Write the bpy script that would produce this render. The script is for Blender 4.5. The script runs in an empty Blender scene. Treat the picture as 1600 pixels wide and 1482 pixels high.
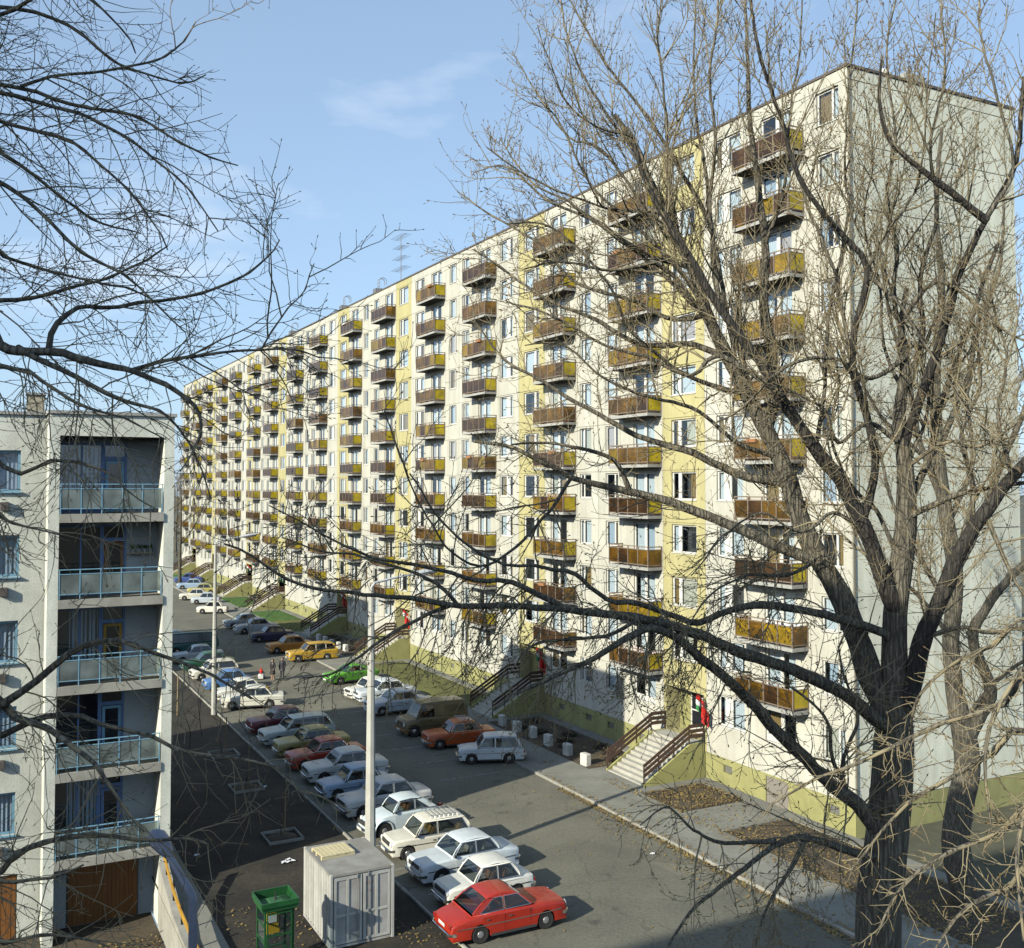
import bpy, bmesh, math, random
import numpy as np
from mathutils import Vector, Matrix

rng = random.Random(7)
nrg = np.random.default_rng(11)
sc = bpy.context.scene
col = sc.collection
R = math.radians

# ------------------------------------------------------------------ camera
F_PX, PITCH, PPX, PPY, W_PX, H_PX = 1587.0, R(2.0), 800.0, 704.6, 1600.0, 1482.0
CAM_Z = 14.9
cam_data = bpy.data.cameras.new('camera')
cam = bpy.data.objects.new('camera', cam_data)
col.objects.link(cam)
cam.location = (0, 0, CAM_Z)
cam.rotation_euler = (R(90) + PITCH, 0, 0)
cam_data.sensor_fit = 'HORIZONTAL'
cam_data.sensor_width = 36.0
cam_data.lens = 36.0 * F_PX / W_PX
cam_data.shift_y = -(H_PX / 2 - PPY) / W_PX
cam_data.clip_start = 0.1
cam_data.clip_end = 3000
sc.camera = cam

# ------------------------------------------------------------------ light
SUN_AZ, SUN_EL = R(43.0), R(26.0)            # the way the light travels (from +Y towards +X), and height
LIGHT = Vector((math.sin(SUN_AZ) * math.cos(SUN_EL), math.cos(SUN_AZ) * math.cos(SUN_EL), -math.sin(SUN_EL)))
sun_data = bpy.data.lights.new('sun', 'SUN')
sun_data.energy = 5.0
sun_data.angle = R(0.53)
sun_data.color = (1.0, 0.94, 0.79)
sun = bpy.data.objects.new('sun', sun_data)
col.objects.link(sun)
sun.location = (-40, -40, 60)
sun.rotation_euler = LIGHT.to_track_quat('-Z', 'Y').to_euler()

world = bpy.data.worlds.new('World')
sc.world = world
world.use_nodes = True
wt = world.node_tree
wt.nodes.clear()
w_out = wt.nodes.new('ShaderNodeOutputWorld')
w_bg = wt.nodes.new('ShaderNodeBackground')
w_bg.inputs['Strength'].default_value = 0.118
w_sky = wt.nodes.new('ShaderNodeTexSky')
w_sky.sky_type = 'NISHITA'
w_sky.sun_disc = False
w_sky.sun_elevation = SUN_EL
w_sky.sun_rotation = SUN_AZ + math.pi
w_sky.altitude = 100
w_sky.air_density = 1.0
w_sky.dust_density = 1.2
w_sky.ozone_density = 4.0
# thin high cloud: a soft veil by direction
w_tc = wt.nodes.new('ShaderNodeTexCoord')
w_map = wt.nodes.new('ShaderNodeMapping')
w_map.inputs['Scale'].default_value = (2.2, 2.2, 7.0)
w_map.inputs['Location'].default_value = (0.35, 0.2, 0.1)
w_noise = wt.nodes.new('ShaderNodeTexNoise')
w_noise.inputs['Scale'].default_value = 1.5
w_noise.inputs['Detail'].default_value = 7
w_noise.inputs['Roughness'].default_value = 0.52
w_ramp = wt.nodes.new('ShaderNodeValToRGB')
w_ramp.color_ramp.elements[0].position = 0.56
w_ramp.color_ramp.elements[0].color = (0.0, 0.0, 0.0, 1)
w_ramp.color_ramp.elements[1].position = 0.80
w_ramp.color_ramp.elements[1].color = (0.55, 0.55, 0.55, 1)
w_veil = wt.nodes.new('ShaderNodeMixRGB')
w_sep = wt.nodes.new('ShaderNodeSeparateXYZ')
w_alt = wt.nodes.new('ShaderNodeMapRange')          # haze thins with height
w_alt.inputs['To Min'].default_value = 0.55
w_alt.inputs['To Max'].default_value = 0.14
wt.links.new(w_tc.outputs['Generated'], w_sep.inputs['Vector'])
wt.links.new(w_sep.outputs['Z'], w_alt.inputs['Value'])
wt.links.new(w_alt.outputs['Result'], w_veil.inputs['Fac'])
w_veil.inputs['Color2'].default_value = (4.3, 5.9, 7.7, 1)
w_mix = wt.nodes.new('ShaderNodeMixRGB')
w_mix.inputs['Color2'].default_value = (7.6, 8.0, 8.5, 1)
wt.links.new(w_tc.outputs['Generated'], w_map.inputs['Vector'])
wt.links.new(w_map.outputs['Vector'], w_noise.inputs['Vector'])
wt.links.new(w_noise.outputs['Fac'], w_ramp.inputs['Fac'])
wt.links.new(w_ramp.outputs['Color'], w_mix.inputs['Fac'])
wt.links.new(w_sky.outputs['Color'], w_veil.inputs['Color1'])
wt.links.new(w_veil.outputs['Color'], w_mix.inputs['Color1'])
wt.links.new(w_mix.outputs['Color'], w_bg.inputs['Color'])
wt.links.new(w_bg.outputs['Background'], w_out.inputs['Surface'])

vs = sc.view_settings
vs.view_transform = 'Standard'
vs.look = 'None'
vs.exposure = 0.40
vs.gamma = 1.0
vs.use_curve_mapping = False
sc.cycles.max_bounces = 6
sc.cycles.diffuse_bounces = 0
sc.cycles.transparent_max_bounces = 12
sc.cycles.use_denoising = True

# ------------------------------------------------------------------ places
def ray(px, py):
    x = (px - PPX) / F_PX
    y = (PPY - py) / F_PX
    return Vector((x, math.cos(PITCH) - y * math.sin(PITCH), y * math.cos(PITCH) + math.sin(PITCH)))

def at(px, py, Y):
    """the point seen at a photograph pixel, Y metres away from the camera"""
    d = ray(px, py)
    k = Y / d.y
    return Vector((d.x * k, Y, CAM_Z + d.z * k))

def ground_at(px, py, z=0.0):
    d = ray(px, py)
    k = (z - CAM_Z) / d.z
    return Vector((d.x * k, d.y * k, z))

FA = R(27.74)
DIR = Vector((-math.sin(FA), math.cos(FA), 0))      # along the long facade, away from the camera
NRM = Vector((-math.cos(FA), -math.sin(FA), 0))     # out of the long facade
COR = Vector((14.5, 43.4, 0))                       # the near corner of the long block
FROT = math.atan2(DIR.y, DIR.x)

def fp(s, n, z=0.0):
    return COR + DIR * s + NRM * n + Vector((0, 0, z))

def to_sn(p):
    d = p - COR
    return d.dot(DIR), d.dot(NRM)

# ------------------------------------------------------------------ mesh helpers
class MB:
    def __init__(self):
        self.v, self.f, self.m = [], [], []
    def quad(self, a, b, c, d, m=0):
        i = len(self.v)
        self.v += [tuple(a), tuple(b), tuple(c), tuple(d)]
        self.f.append((i, i + 1, i + 2, i + 3)); self.m.append(m)
    def poly(self, pts, m=0):
        i = len(self.v)
        self.v += [tuple(p) for p in pts]
        self.f.append(tuple(range(i, i + len(pts)))); self.m.append(m)
    def box(self, x0, x1, y0, y1, z0, z1, m=0):
        i = len(self.v)
        self.v += [(x0, y0, z0), (x1, y0, z0), (x1, y1, z0), (x0, y1, z0),
                   (x0, y0, z1), (x1, y0, z1), (x1, y1, z1), (x0, y1, z1)]
        for q in ((0, 3, 2, 1), (4, 5, 6, 7), (0, 1, 5, 4), (1, 2, 6, 5), (2, 3, 7, 6), (3, 0, 4, 7)):
            self.f.append(tuple(i + k for k in q)); self.m.append(m)
    def bbox(self, x0, x1, y0, y1, z0, z1, b=0.02, m=0):
        """box with its upright and top edges chamfered"""
        pts = [(x0 + b, y0), (x1 - b, y0), (x1, y0 + b), (x1, y1 - b), (x1 - b, y1), (x0 + b, y1), (x0, y1 - b), (x0, y0 + b)]
        cx, cy = (x0 + x1) / 2, (y0 + y1) / 2
        sx, sy = (x1 - x0 - 2 * b) / (x1 - x0), (y1 - y0 - 2 * b) / (y1 - y0)
        rings = [[(x, y, z0) for x, y in pts], [(x, y, z1 - b) for x, y in pts],
                 [(cx + (x - cx) * sx, cy + (y - cy) * sy, z1) for x, y in pts]]
        self.rings(rings, m=m, cap0=True, cap1=True)
    def rings(self, rings, m=0, closed=True, cap0=False, cap1=False):
        i = len(self.v)
        n = len(rings[0])
        for r in rings:
            self.v += [tuple(p) for p in r]
        for k in range(len(rings) - 1):
            for j in range(n if closed else n - 1):
                a, b = i + k * n + j, i + k * n + (j + 1) % n
                self.f.append((a, b, b + n, a + n)); self.m.append(m)
        if cap0:
            self.f.append(tuple(i + j for j in reversed(range(n)))); self.m.append(m)
        if cap1:
            k = len(rings) - 1
            self.f.append(tuple(i + k * n + j for j in range(n))); self.m.append(m)
    def tube(self, pts, rad, sides=8, m=0, caps=True):
        pts = [Vector(p) for p in pts]
        if not hasattr(rad, '__len__'):
            rad = [rad] * len(pts)
        rings = []
        ref = None
        for k, p in enumerate(pts):
            t = (pts[min(k + 1, len(pts) - 1)] - pts[max(k - 1, 0)]).normalized()
            if ref is None:
                ref = Vector((0, 0, 1)) if abs(t.z) < 0.9 else Vector((1, 0, 0))
            u = (ref - t * ref.dot(t)).normalized()
            w = t.cross(u)
            ref = u
            rings.append([p + (u * math.cos(2 * math.pi * j / sides) + w * math.sin(2 * math.pi * j / sides)) * rad[k] for j in range(sides)])
        self.rings(rings, m=m, cap0=caps, cap1=caps)
    def lathe(self, prof, axis='z', c=(0, 0, 0), sides=16, m=0, caps=True):
        """prof: (radius, height) pairs"""
        rings = []
        for r, h in prof:
            ring = []
            for j in range(sides):
                a = 2 * math.pi * j / sides
                x, y = r * math.cos(a), r * math.sin(a)
                p = {'z': (x, y, h), 'y': (y, h, x), 'x': (h, x, y)}[axis]
                ring.append((p[0] + c[0], p[1] + c[1], p[2] + c[2]))
            rings.append(ring)
        self.rings(rings, m=m, cap0=caps, cap1=caps)
    def add(self, other, off=(0, 0, 0), m=None):
        i = len(self.v)
        self.v += [(x + off[0], y + off[1], z + off[2]) for x, y, z in other.v]
        self.f += [tuple(i + k for k in f) for f in other.f]
        self.m += other.m if m is None else [m] * len(other.f)
    def mesh(self, name, mats, smooth=False, angle=40):
        me = bpy.data.meshes.new(name)
        me.from_pydata(self.v, [], self.f)
        for mt in (mats if isinstance(mats, (list, tuple)) else [mats]):
            me.materials.append(mt)
        if any(self.m):
            me.polygons.foreach_set('material_index', self.m)
        if smooth:
            me.polygons.foreach_set('use_smooth', [True] * len(me.polygons))
            bm = bmesh.new(); bm.from_mesh(me)
            bmesh.ops.remove_doubles(bm, verts=bm.verts, dist=0.0008)
            bmesh.ops.recalc_face_normals(bm, faces=bm.faces)
            bm.to_mesh(me); bm.free()
            me.set_sharp_from_angle(angle=R(angle))
        me.update()
        return me

def link(name, data, parent=None, loc=(0, 0, 0), rz=0.0):
    o = bpy.data.objects.new(name, data)
    col.objects.link(o)
    o.location = loc
    if rz:
        o.rotation_euler = (0, 0, rz)
    o.parent = parent
    return o

def build(name, mb, mats, parent=None, loc=(0, 0, 0), rz=0.0, smooth=False, angle=40):
    return link(name, mb.mesh(name, mats, smooth, angle), parent, loc, rz)

def tag(o, label, cat, group=None):
    o['label'] = label
    o['category'] = cat
    if group:
        o['group'] = group
    return o

def kind(o, k):
    o['kind'] = k
    return o

def thing(name, label, cat, loc=(0, 0, 0), rz=0.0, group=None):
    return tag(link(name, None, None, loc, rz), label, cat, group)

# ------------------------------------------------------------------ materials
def material(name, base, rough=0.7, metal=0.0, spec=0.5, var=0.0, scale=4.0, bump=0.0, bscale=60.0, base2=None,
             stretch=(1, 1, 1), detail=6, fine=0.0, fscale=80.0, coat=0.0, coords='Object', streak=0.0,
             each=0.0, cracks=0.0, ridges=0.0):
    m = bpy.data.materials.new(name)
    m.use_nodes = True
    nt = m.node_tree
    bs = nt.nodes['Principled BSDF']
    bs.inputs['Base Color'].default_value = (*base, 1)
    bs.inputs['Roughness'].default_value = rough
    bs.inputs['Metallic'].default_value = metal
    bs.inputs['Specular IOR Level'].default_value = spec
    bs.inputs['Coat Weight'].default_value = coat
    bs.inputs['Coat Roughness'].default_value = 0.06
    tc = nt.nodes.new('ShaderNodeTexCoord')
    mp = nt.nodes.new('ShaderNodeMapping')
    mp.inputs['Scale'].default_value = stretch
    if coords == 'World':
        g = nt.nodes.new('ShaderNodeNewGeometry')
        nt.links.new(g.outputs['Position'], mp.inputs['Vector'])
    else:
        nt.links.new(tc.outputs[coords], mp.inputs['Vector'])
    cur = None
    if base2 is not None or var:
        n = nt.nodes.new('ShaderNodeTexNoise')
        n.inputs['Scale'].default_value = scale
        n.inputs['Detail'].default_value = detail
        n.inputs['Roughness'].default_value = 0.62
        nt.links.new(mp.outputs['Vector'], n.inputs['Vector'])
        r = nt.nodes.new('ShaderNodeValToRGB')
        b2 = base2 if base2 is not None else tuple(c * (1 - var) for c in base)
        b1 = base if base2 is not None else tuple(min(1, c * (1 + var * 0.5)) for c in base)
        r.color_ramp.elements[0].position = 0.36
        r.color_ramp.elements[1].position = 0.64
        r.color_ramp.elements[0].color = (*b2, 1)
        r.color_ramp.elements[1].color = (*b1, 1)
        nt.links.new(n.outputs['Fac'], r.inputs['Fac'])
        cur = r.outputs['Color']
    def mult(cur, sc_, amount, vec, det=3):
        n = nt.nodes.new('ShaderNodeTexNoise')
        n.inputs['Scale'].default_value = sc_
        n.inputs['Detail'].default_value = det
        nt.links.new(vec, n.inputs['Vector'])
        mr = nt.nodes.new('ShaderNodeMapRange')
        mr.inputs['From Min'].default_value = 0.3
        mr.inputs['From Max'].default_value = 0.7
        mr.inputs['To Min'].default_value = 1 - amount
        mr.inputs['To Max'].default_value = 1 + amount * 0.6
        nt.links.new(n.outputs['Fac'], mr.inputs['Value'])
        mx = nt.nodes.new('ShaderNodeMixRGB')
        mx.blend_type = 'MULTIPLY'
        mx.inputs['Fac'].default_value = 1
        if cur is None:
            mx.inputs['Color1'].default_value = (*base, 1)
        else:
            nt.links.new(cur, mx.inputs['Color1'])
        nt.links.new(mr.outputs['Result'], mx.inputs['Color2'])
        return mx.outputs['Color']
    if fine:
        cur = mult(cur, fscale, fine, mp.outputs['Vector'])
    if streak:
        m2 = nt.nodes.new('ShaderNodeMapping')
        m2.inputs['Scale'].default_value = (2.2, 2.2, 0.12)
        g = nt.nodes.new('ShaderNodeNewGeometry')
        nt.links.new(g.outputs['Position'], m2.inputs['Vector'])
        cur = mult(cur, 1.0, streak, m2.outputs['Vector'], 5)
    def times(cur, fac):
        mx = nt.nodes.new('ShaderNodeMixRGB'); mx.blend_type = 'MULTIPLY'; mx.inputs['Fac'].default_value = 1
        nt.links.new(cur, mx.inputs['Color1']); nt.links.new(fac, mx.inputs['Color2'])
        return mx.outputs['Color']
    if each:                                  # every piece a little different
        oi = nt.nodes.new('ShaderNodeObjectInfo')
        mr = nt.nodes.new('ShaderNodeMapRange'); mr.inputs['To Min'].default_value = 1 - each; mr.inputs['To Max'].default_value = 1 + each
        nt.links.new(oi.outputs['Random'], mr.inputs['Value'])
        cur = times(cur, mr.outputs['Result'])
    if cracks:                                # thin cracks, mended patches and oil spots
        nz = nt.nodes.new('ShaderNodeTexNoise'); nz.inputs['Scale'].default_value = 1.2; nz.inputs['Detail'].default_value = 5
        nt.links.new(mp.outputs['Vector'], nz.inputs['Vector'])
        va = nt.nodes.new('ShaderNodeVectorMath'); va.operation = 'ADD'
        nt.links.new(mp.outputs['Vector'], va.inputs[0]); nt.links.new(nz.outputs['Color'], va.inputs[1])
        vo = nt.nodes.new('ShaderNodeTexVoronoi'); vo.feature = 'DISTANCE_TO_EDGE'; vo.inputs['Scale'].default_value = 0.22
        nt.links.new(va.outputs['Vector'], vo.inputs['Vector'])
        mr = nt.nodes.new('ShaderNodeMapRange'); mr.inputs['From Min'].default_value = 0.002; mr.inputs['From Max'].default_value = 0.010; mr.inputs['To Min'].default_value = 1 - cracks
        nt.links.new(vo.outputs['Distance'], mr.inputs['Value'])
        cur = times(cur, mr.outputs['Result'])
        v2 = nt.nodes.new('ShaderNodeTexVoronoi'); v2.inputs['Scale'].default_value = 0.12
        nt.links.new(mp.outputs['Vector'], v2.inputs['Vector'])
        sp_ = nt.nodes.new('ShaderNodeSeparateColor'); nt.links.new(v2.outputs['Color'], sp_.inputs['Color'])
        mr = nt.nodes.new('ShaderNodeMapRange'); mr.inputs['From Min'].default_value = 0.0; mr.inputs['To Min'].default_value = 0.84; mr.inputs['To Max'].default_value = 1.10
        nt.links.new(sp_.outputs['Red'], mr.inputs['Value'])
        cur = times(cur, mr.outputs['Result'])
        n3 = nt.nodes.new('ShaderNodeTexNoise'); n3.inputs['Scale'].default_value = 0.9; n3.inputs['Detail'].default_value = 3
        nt.links.new(mp.outputs['Vector'], n3.inputs['Vector'])
        mr = nt.nodes.new('ShaderNodeMapRange'); mr.inputs['From Min'].default_value = 0.64; mr.inputs['From Max'].default_value = 0.72; mr.inputs['To Min'].default_value = 1.0; mr.inputs['To Max'].default_value = 0.62
        nt.links.new(n3.outputs['Fac'], mr.inputs['Value'])
        cur = times(cur, mr.outputs['Result'])
    if cur is not None:
        nt.links.new(cur, bs.inputs['Base Color'])
    if ridges:                                # long furrows of old bark
        m3 = nt.nodes.new('ShaderNodeMapping'); m3.inputs['Scale'].default_value = (9, 9, 1.1)
        nt.links.new(tc.outputs['Object'], m3.inputs['Vector'])
        nz = nt.nodes.new('ShaderNodeTexNoise'); nz.inputs['Scale'].default_value = 1.0; nz.inputs['Detail'].default_value = 4
        nt.links.new(m3.outputs['Vector'], nz.inputs['Vector'])
        va = nt.nodes.new('ShaderNodeVectorMath'); va.operation = 'ADD'
        nt.links.new(m3.outputs['Vector'], va.inputs[0]); nt.links.new(nz.outputs['Color'], va.inputs[1])
        vo = nt.nodes.new('ShaderNodeTexVoronoi'); vo.feature = 'DISTANCE_TO_EDGE'; vo.inputs['Scale'].default_value = 1.6
        nt.links.new(va.outputs['Vector'], vo.inputs['Vector'])
        mr = nt.nodes.new('ShaderNodeMapRange'); mr.inputs['From Max'].default_value = 0.22; mr.inputs['To Min'].default_value = 0.45
        nt.links.new(vo.outputs['Distance'], mr.inputs['Value'])
        cur = times(cur, mr.outputs['Result'])
        nt.links.new(cur, bs.inputs['Base Color'])
        bp = nt.nodes.new('ShaderNodeBump'); bp.inputs['Strength'].default_value = ridges; bp.inputs['Distance'].default_value = 0.05
        nt.links.new(mr.outputs['Result'], bp.inputs['Height'])
        nt.links.new(bp.outputs['Normal'], bs.inputs['Normal'])
        bump = 0.0
    if bump:
        n = nt.nodes.new('ShaderNodeTexNoise')
        n.inputs['Scale'].default_value = bscale
        n.inputs['Detail'].default_value = 5
        nt.links.new(mp.outputs['Vector'], n.inputs['Vector'])
        bp = nt.nodes.new('ShaderNodeBump')
        bp.inputs['Strength'].default_value = bump
        bp.inputs['Distance'].default_value = 0.02
        nt.links.new(n.outputs['Fac'], bp.inputs['Height'])
        nt.links.new(bp.outputs['Normal'], bs.inputs['Normal'])
    return m

def ior_both_sides(nt, fr, ior):
    """a thin sheet reflects alike from both of its faces"""
    g = nt.nodes.new('ShaderNodeNewGeometry')
    mr = nt.nodes.new('ShaderNodeMapRange')
    mr.inputs['To Min'].default_value = ior
    mr.inputs['To Max'].default_value = 1 / ior
    nt.links.new(g.outputs['Backfacing'], mr.inputs['Value'])
    nt.links.new(mr.outputs['Result'], fr.inputs['IOR'])

def glass_mat(name, tint, reflect=1.45, rough=0.02):
    m = bpy.data.materials.new(name)
    m.use_nodes = True
    nt = m.node_tree
    nt.nodes.clear()
    out = nt.nodes.new('ShaderNodeOutputMaterial')
    tr = nt.nodes.new('ShaderNodeBsdfTransparent')
    tr.inputs['Color'].default_value = (*tint, 1)
    gl = nt.nodes.new('ShaderNodeBsdfGlossy')
    gl.inputs['Roughness'].default_value = rough
    gl.inputs['Color'].default_value = (0.95, 0.97, 1, 1)
    fr = nt.nodes.new('ShaderNodeFresnel')
    ior_both_sides(nt, fr, reflect)
    mx = nt.nodes.new('ShaderNodeMixShader')
    nt.links.new(fr.outputs['Fac'], mx.inputs['Fac'])
    nt.links.new(tr.outputs['BSDF'], mx.inputs[1])
    nt.links.new(gl.outputs['BSDF'], mx.inputs[2])
    nt.links.new(mx.outputs['Shader'], out.inputs['Surface'])
    return m

def amber_mat(name, tint, trans, mixf, back=None, milky=0.32):
    """coloured translucent plastic sheet: part clear, part milky"""
    m = bpy.data.materials.new(name)
    m.use_nodes = True
    nt = m.node_tree
    nt.nodes.clear()
    out = nt.nodes.new('ShaderNodeOutputMaterial')
    tr = nt.nodes.new('ShaderNodeBsdfTransparent')
    tr.inputs['Color'].default_value = (*tint, 1)
    tl = nt.nodes.new('ShaderNodeBsdfTranslucent')
    tl.inputs['Color'].default_value = (*trans, 1)
    df = nt.nodes.new('ShaderNodeBsdfDiffuse')
    df.inputs['Color'].default_value = (*(back or (trans[0] * 0.26, trans[1] * 0.20, trans[2] * 0.6 + 0.02)), 1)
    tc = nt.nodes.new('ShaderNodeTexCoord'); oi = nt.nodes.new('ShaderNodeObjectInfo')
    nz = nt.nodes.new('ShaderNodeTexNoise'); nz.noise_dimensions = '4D'; nz.inputs['Scale'].default_value = 1.3; nz.inputs['Detail'].default_value = 3
    wv = nt.nodes.new('ShaderNodeMath'); wv.operation = 'MULTIPLY'; wv.inputs[1].default_value = 40
    nt.links.new(oi.outputs['Random'], wv.inputs[0]); nt.links.new(wv.outputs['Value'], nz.inputs['W']); nt.links.new(tc.outputs['Object'], nz.inputs['Vector'])
    for nd in (tl, df, tr):
        mr = nt.nodes.new('ShaderNodeMapRange'); mr.inputs['From Min'].default_value = 0.3; mr.inputs['From Max'].default_value = 0.7
        mr.inputs['To Min'].default_value = 0.55; mr.inputs['To Max'].default_value = 1.25
        nt.links.new(nz.outputs['Fac'], mr.inputs['Value'])
        mx = nt.nodes.new('ShaderNodeMixRGB'); mx.blend_type = 'MULTIPLY'; mx.inputs['Fac'].default_value = 1.0
        mx.inputs['Color1'].default_value = nd.inputs['Color'].default_value
        nt.links.new(mr.outputs['Result'], mx.inputs['Color2']); nt.links.new(mx.outputs['Color'], nd.inputs['Color'])
    m0 = nt.nodes.new('ShaderNodeMixShader'); m0.inputs['Fac'].default_value = milky
    nt.links.new(tl.outputs['BSDF'], m0.inputs[1]); nt.links.new(df.outputs['BSDF'], m0.inputs[2])
    m1 = nt.nodes.new('ShaderNodeMixShader'); m1.inputs['Fac'].default_value = mixf
    nt.links.new(tr.outputs['BSDF'], m1.inputs[1]); nt.links.new(m0.outputs['Shader'], m1.inputs[2])
    gl = nt.nodes.new('ShaderNodeBsdfGlossy'); gl.inputs['Roughness'].default_value = 0.12
    fr = nt.nodes.new('ShaderNodeFresnel'); ior_both_sides(nt, fr, 1.5)
    m2 = nt.nodes.new('ShaderNodeMixShader')
    nt.links.new(fr.outputs['Fac'], m2.inputs['Fac'])
    nt.links.new(m1.outputs['Shader'], m2.inputs[1]); nt.links.new(gl.outputs['BSDF'], m2.inputs[2])
    nt.links.new(m2.outputs['Shader'], out.inputs['Surface'])
    return m

M = {}
M['panel'] = material('pebble_panel_cream', (0.495, 0.49, 0.415), 0.9, fine=0.14, fscale=26, var=0.08, scale=0.6, bump=0.35, bscale=45, streak=0.13, each=0.045, coords='World')
M['panel_y'] = material('pebble_panel_yellow', (0.44, 0.405, 0.20), 0.9, fine=0.10, fscale=26, var=0.07, scale=0.7, bump=0.3, bscale=45, streak=0.10, each=0.04, coords='World')
M['gable'] = material('pebble_panel_grey', (0.72, 0.735, 0.60), 0.92, fine=0.13, fscale=24, var=0.10, scale=0.5, bump=0.4, bscale=45, streak=0.16, each=0.04, coords='World')
M['plinth'] = material('plinth_render_yellow_green', (0.31, 0.305, 0.125), 0.9, var=0.16, scale=0.9, fine=0.08, bump=0.2, streak=0.10, coords='World')
M['joint'] = material('joint_mortar', (0.20, 0.19, 0.15), 0.95)
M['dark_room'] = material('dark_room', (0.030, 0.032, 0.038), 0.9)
M['roofing'] = material('roofing_felt', (0.10, 0.10, 0.10), 0.9, var=0.2)
M['flashing'] = material('dark_flashing', (0.10, 0.085, 0.075), 0.6)
M['frame'] = material('white_window_frame', (0.62, 0.62, 0.57), 0.5, var=0.05, scale=3)
M['pane'] = glass_mat('window_glass', (0.86, 0.90, 0.92), 1.6)
M['slab'] = material('balcony_concrete', (0.36, 0.36, 0.33), 0.9, var=0.15, scale=2, streak=0.1)
M['rail'] = material('balcony_rail_brown', (0.21, 0.165, 0.125), 0.6, var=0.12, scale=3)
M['amber'] = amber_mat('amber_sheet', (0.66, 0.47, 0.13), (0.72, 0.50, 0.05), 0.45, (0.29, 0.185, 0.05))
M['amber_d'] = amber_mat('amber_sheet_brown', (0.44, 0.30, 0.15), (0.48, 0.30, 0.08), 0.50, (0.15, 0.095, 0.055))
M['amber_l'] = amber_mat('amber_sheet_light', (0.74, 0.56, 0.10), (0.85, 0.64, 0.04), 0.55, (0.48, 0.35, 0.04), 0.5)
M['amber_lit'] = amber_mat('amber_sheet_lit_yellow', (0.85, 0.70, 0.04), (0.98, 0.85, 0.02), 0.72, (0.74, 0.60, 0.03), 0.72)  # side sheets: glow of the sunlit wall behind put into the yellow
CURT = [material('curtain_white', (0.74, 0.77, 0.78), 0.9), material('curtain_cream', (0.66, 0.60, 0.46), 0.9),
        material('curtain_pink', (0.60, 0.50, 0.46), 0.9), material('curtain_ochre', (0.34, 0.21, 0.07), 0.9),
        material('curtain_blue', (0.50, 0.58, 0.66), 0.9)]
M['asphalt'] = material('asphalt', (0.180, 0.174, 0.130), 0.9, base2=(0.138, 0.134, 0.104), scale=0.35, fine=0.22, fscale=9, bump=0.25, bscale=90, coords='World', detail=9, cracks=0.25)
M['paving'] = material('paving_concrete', (0.27, 0.27, 0.225), 0.92, base2=(0.20, 0.198, 0.165), scale=0.6, fine=0.14, fscale=14, bump=0.2, coords='World', detail=8)
M['kerb'] = material('kerb_concrete', (0.33, 0.32, 0.27), 0.92, var=0.25, scale=2, fine=0.15, fscale=20, coords='World')
M['soil'] = material('bare_soil', (0.046, 0.040, 0.027), 0.97, base2=(0.010, 0.009, 0.0075), scale=0.45, fine=0.35, fscale=6, bump=0.9, bscale=9, coords='World', detail=10)
M['bed'] = material('planting_bed', (0.105, 0.082, 0.050), 0.97, base2=(0.062, 0.050, 0.035), scale=1.1, fine=0.3, fscale=14, bump=0.8, bscale=14, coords='World')
M['lawn_dry'] = material('dry_lawn', (0.155, 0.155, 0.045), 0.95, base2=(0.11, 0.12, 0.035), scale=0.9, fine=0.35, fscale=16, bump=0.6, bscale=30, coords='World')
M['lawn'] = material('fresh_lawn', (0.055, 0.16, 0.022), 0.95, base2=(0.04, 0.115, 0.018), scale=1.2, fine=0.35, fscale=16, bump=0.6, bscale=30, coords='World')
M['field'] = material('town_ground', (0.10, 0.10, 0.06), 0.97, base2=(0.07, 0.072, 0.05), scale=0.05, fine=0.2, fscale=2, coords='World')
M['line'] = material('worn_road_paint', (0.34, 0.34, 0.31), 0.8, base2=(0.11, 0.108, 0.098), scale=3.5, coords='World', detail=8)
M['concrete'] = material('concrete', (0.36, 0.35, 0.30), 0.9, var=0.18, scale=1.3, fine=0.12, fscale=25, bump=0.2, streak=0.12, coords='World')
M['white_conc'] = material('whitewashed_concrete', (0.62, 0.61, 0.54), 0.9, var=0.18, scale=3, fine=0.1, coords='World')
M['post'] = material('lamp_post_concrete', (0.44, 0.44, 0.39), 0.85, var=0.10, scale=2, fine=0.08, fscale=30, coords='World')
M['lamp_metal'] = material('lamp_metal', (0.55, 0.56, 0.55), 0.45, metal=0.3)
M['lamp_blue'] = material('lamp_blue_grey', (0.17, 0.185, 0.235), 0.45, var=0.15, scale=6)
M['lamp_glass'] = material('lamp_diffuser', (0.72, 0.72, 0.70), 0.25)
M['render'] = material('grey_render', (0.68, 0.70, 0.605), 0.95, var=0.14, scale=0.8, fine=0.14, fscale=22, bump=0.7, bscale=28, streak=0.12, coords='World')
M['loggia'] = material('loggia_render', (0.56, 0.58, 0.54), 0.95, var=0.1, scale=1.2, fine=0.1, bump=0.3, coords='World')
M['blue_frame'] = material('blue_frame', (0.14, 0.22, 0.40), 0.5, var=0.1)
M['light_blue'] = material('pale_blue_rail', (0.21, 0.40, 0.52), 0.45, var=0.08)
M['frosted'] = amber_mat('frosted_sheet', (0.74, 0.82, 0.79), (0.58, 0.66, 0.64), 0.50, (0.44, 0.51, 0.49), 0.6)
M['garage'] = material('garage_boards', (0.25, 0.105, 0.026), 0.6, var=0.30, scale=1.0, stretch=(14, 14, 0.6), streak=0.15)
M['brick'] = material('chimney_brick', (0.42, 0.38, 0.28), 0.9, var=0.2, scale=5)
M['steel_w'] = material('container_paint', (0.45, 0.45, 0.41), 0.6, var=0.14, scale=1.6, fine=0.08, streak=0.18, coords='World')
M['steel_g'] = material('container_roof', (0.33, 0.33, 0.30), 0.75, base2=(0.24, 0.23, 0.20), scale=1.8, fine=0.15, coords='World', detail=9)
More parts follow.
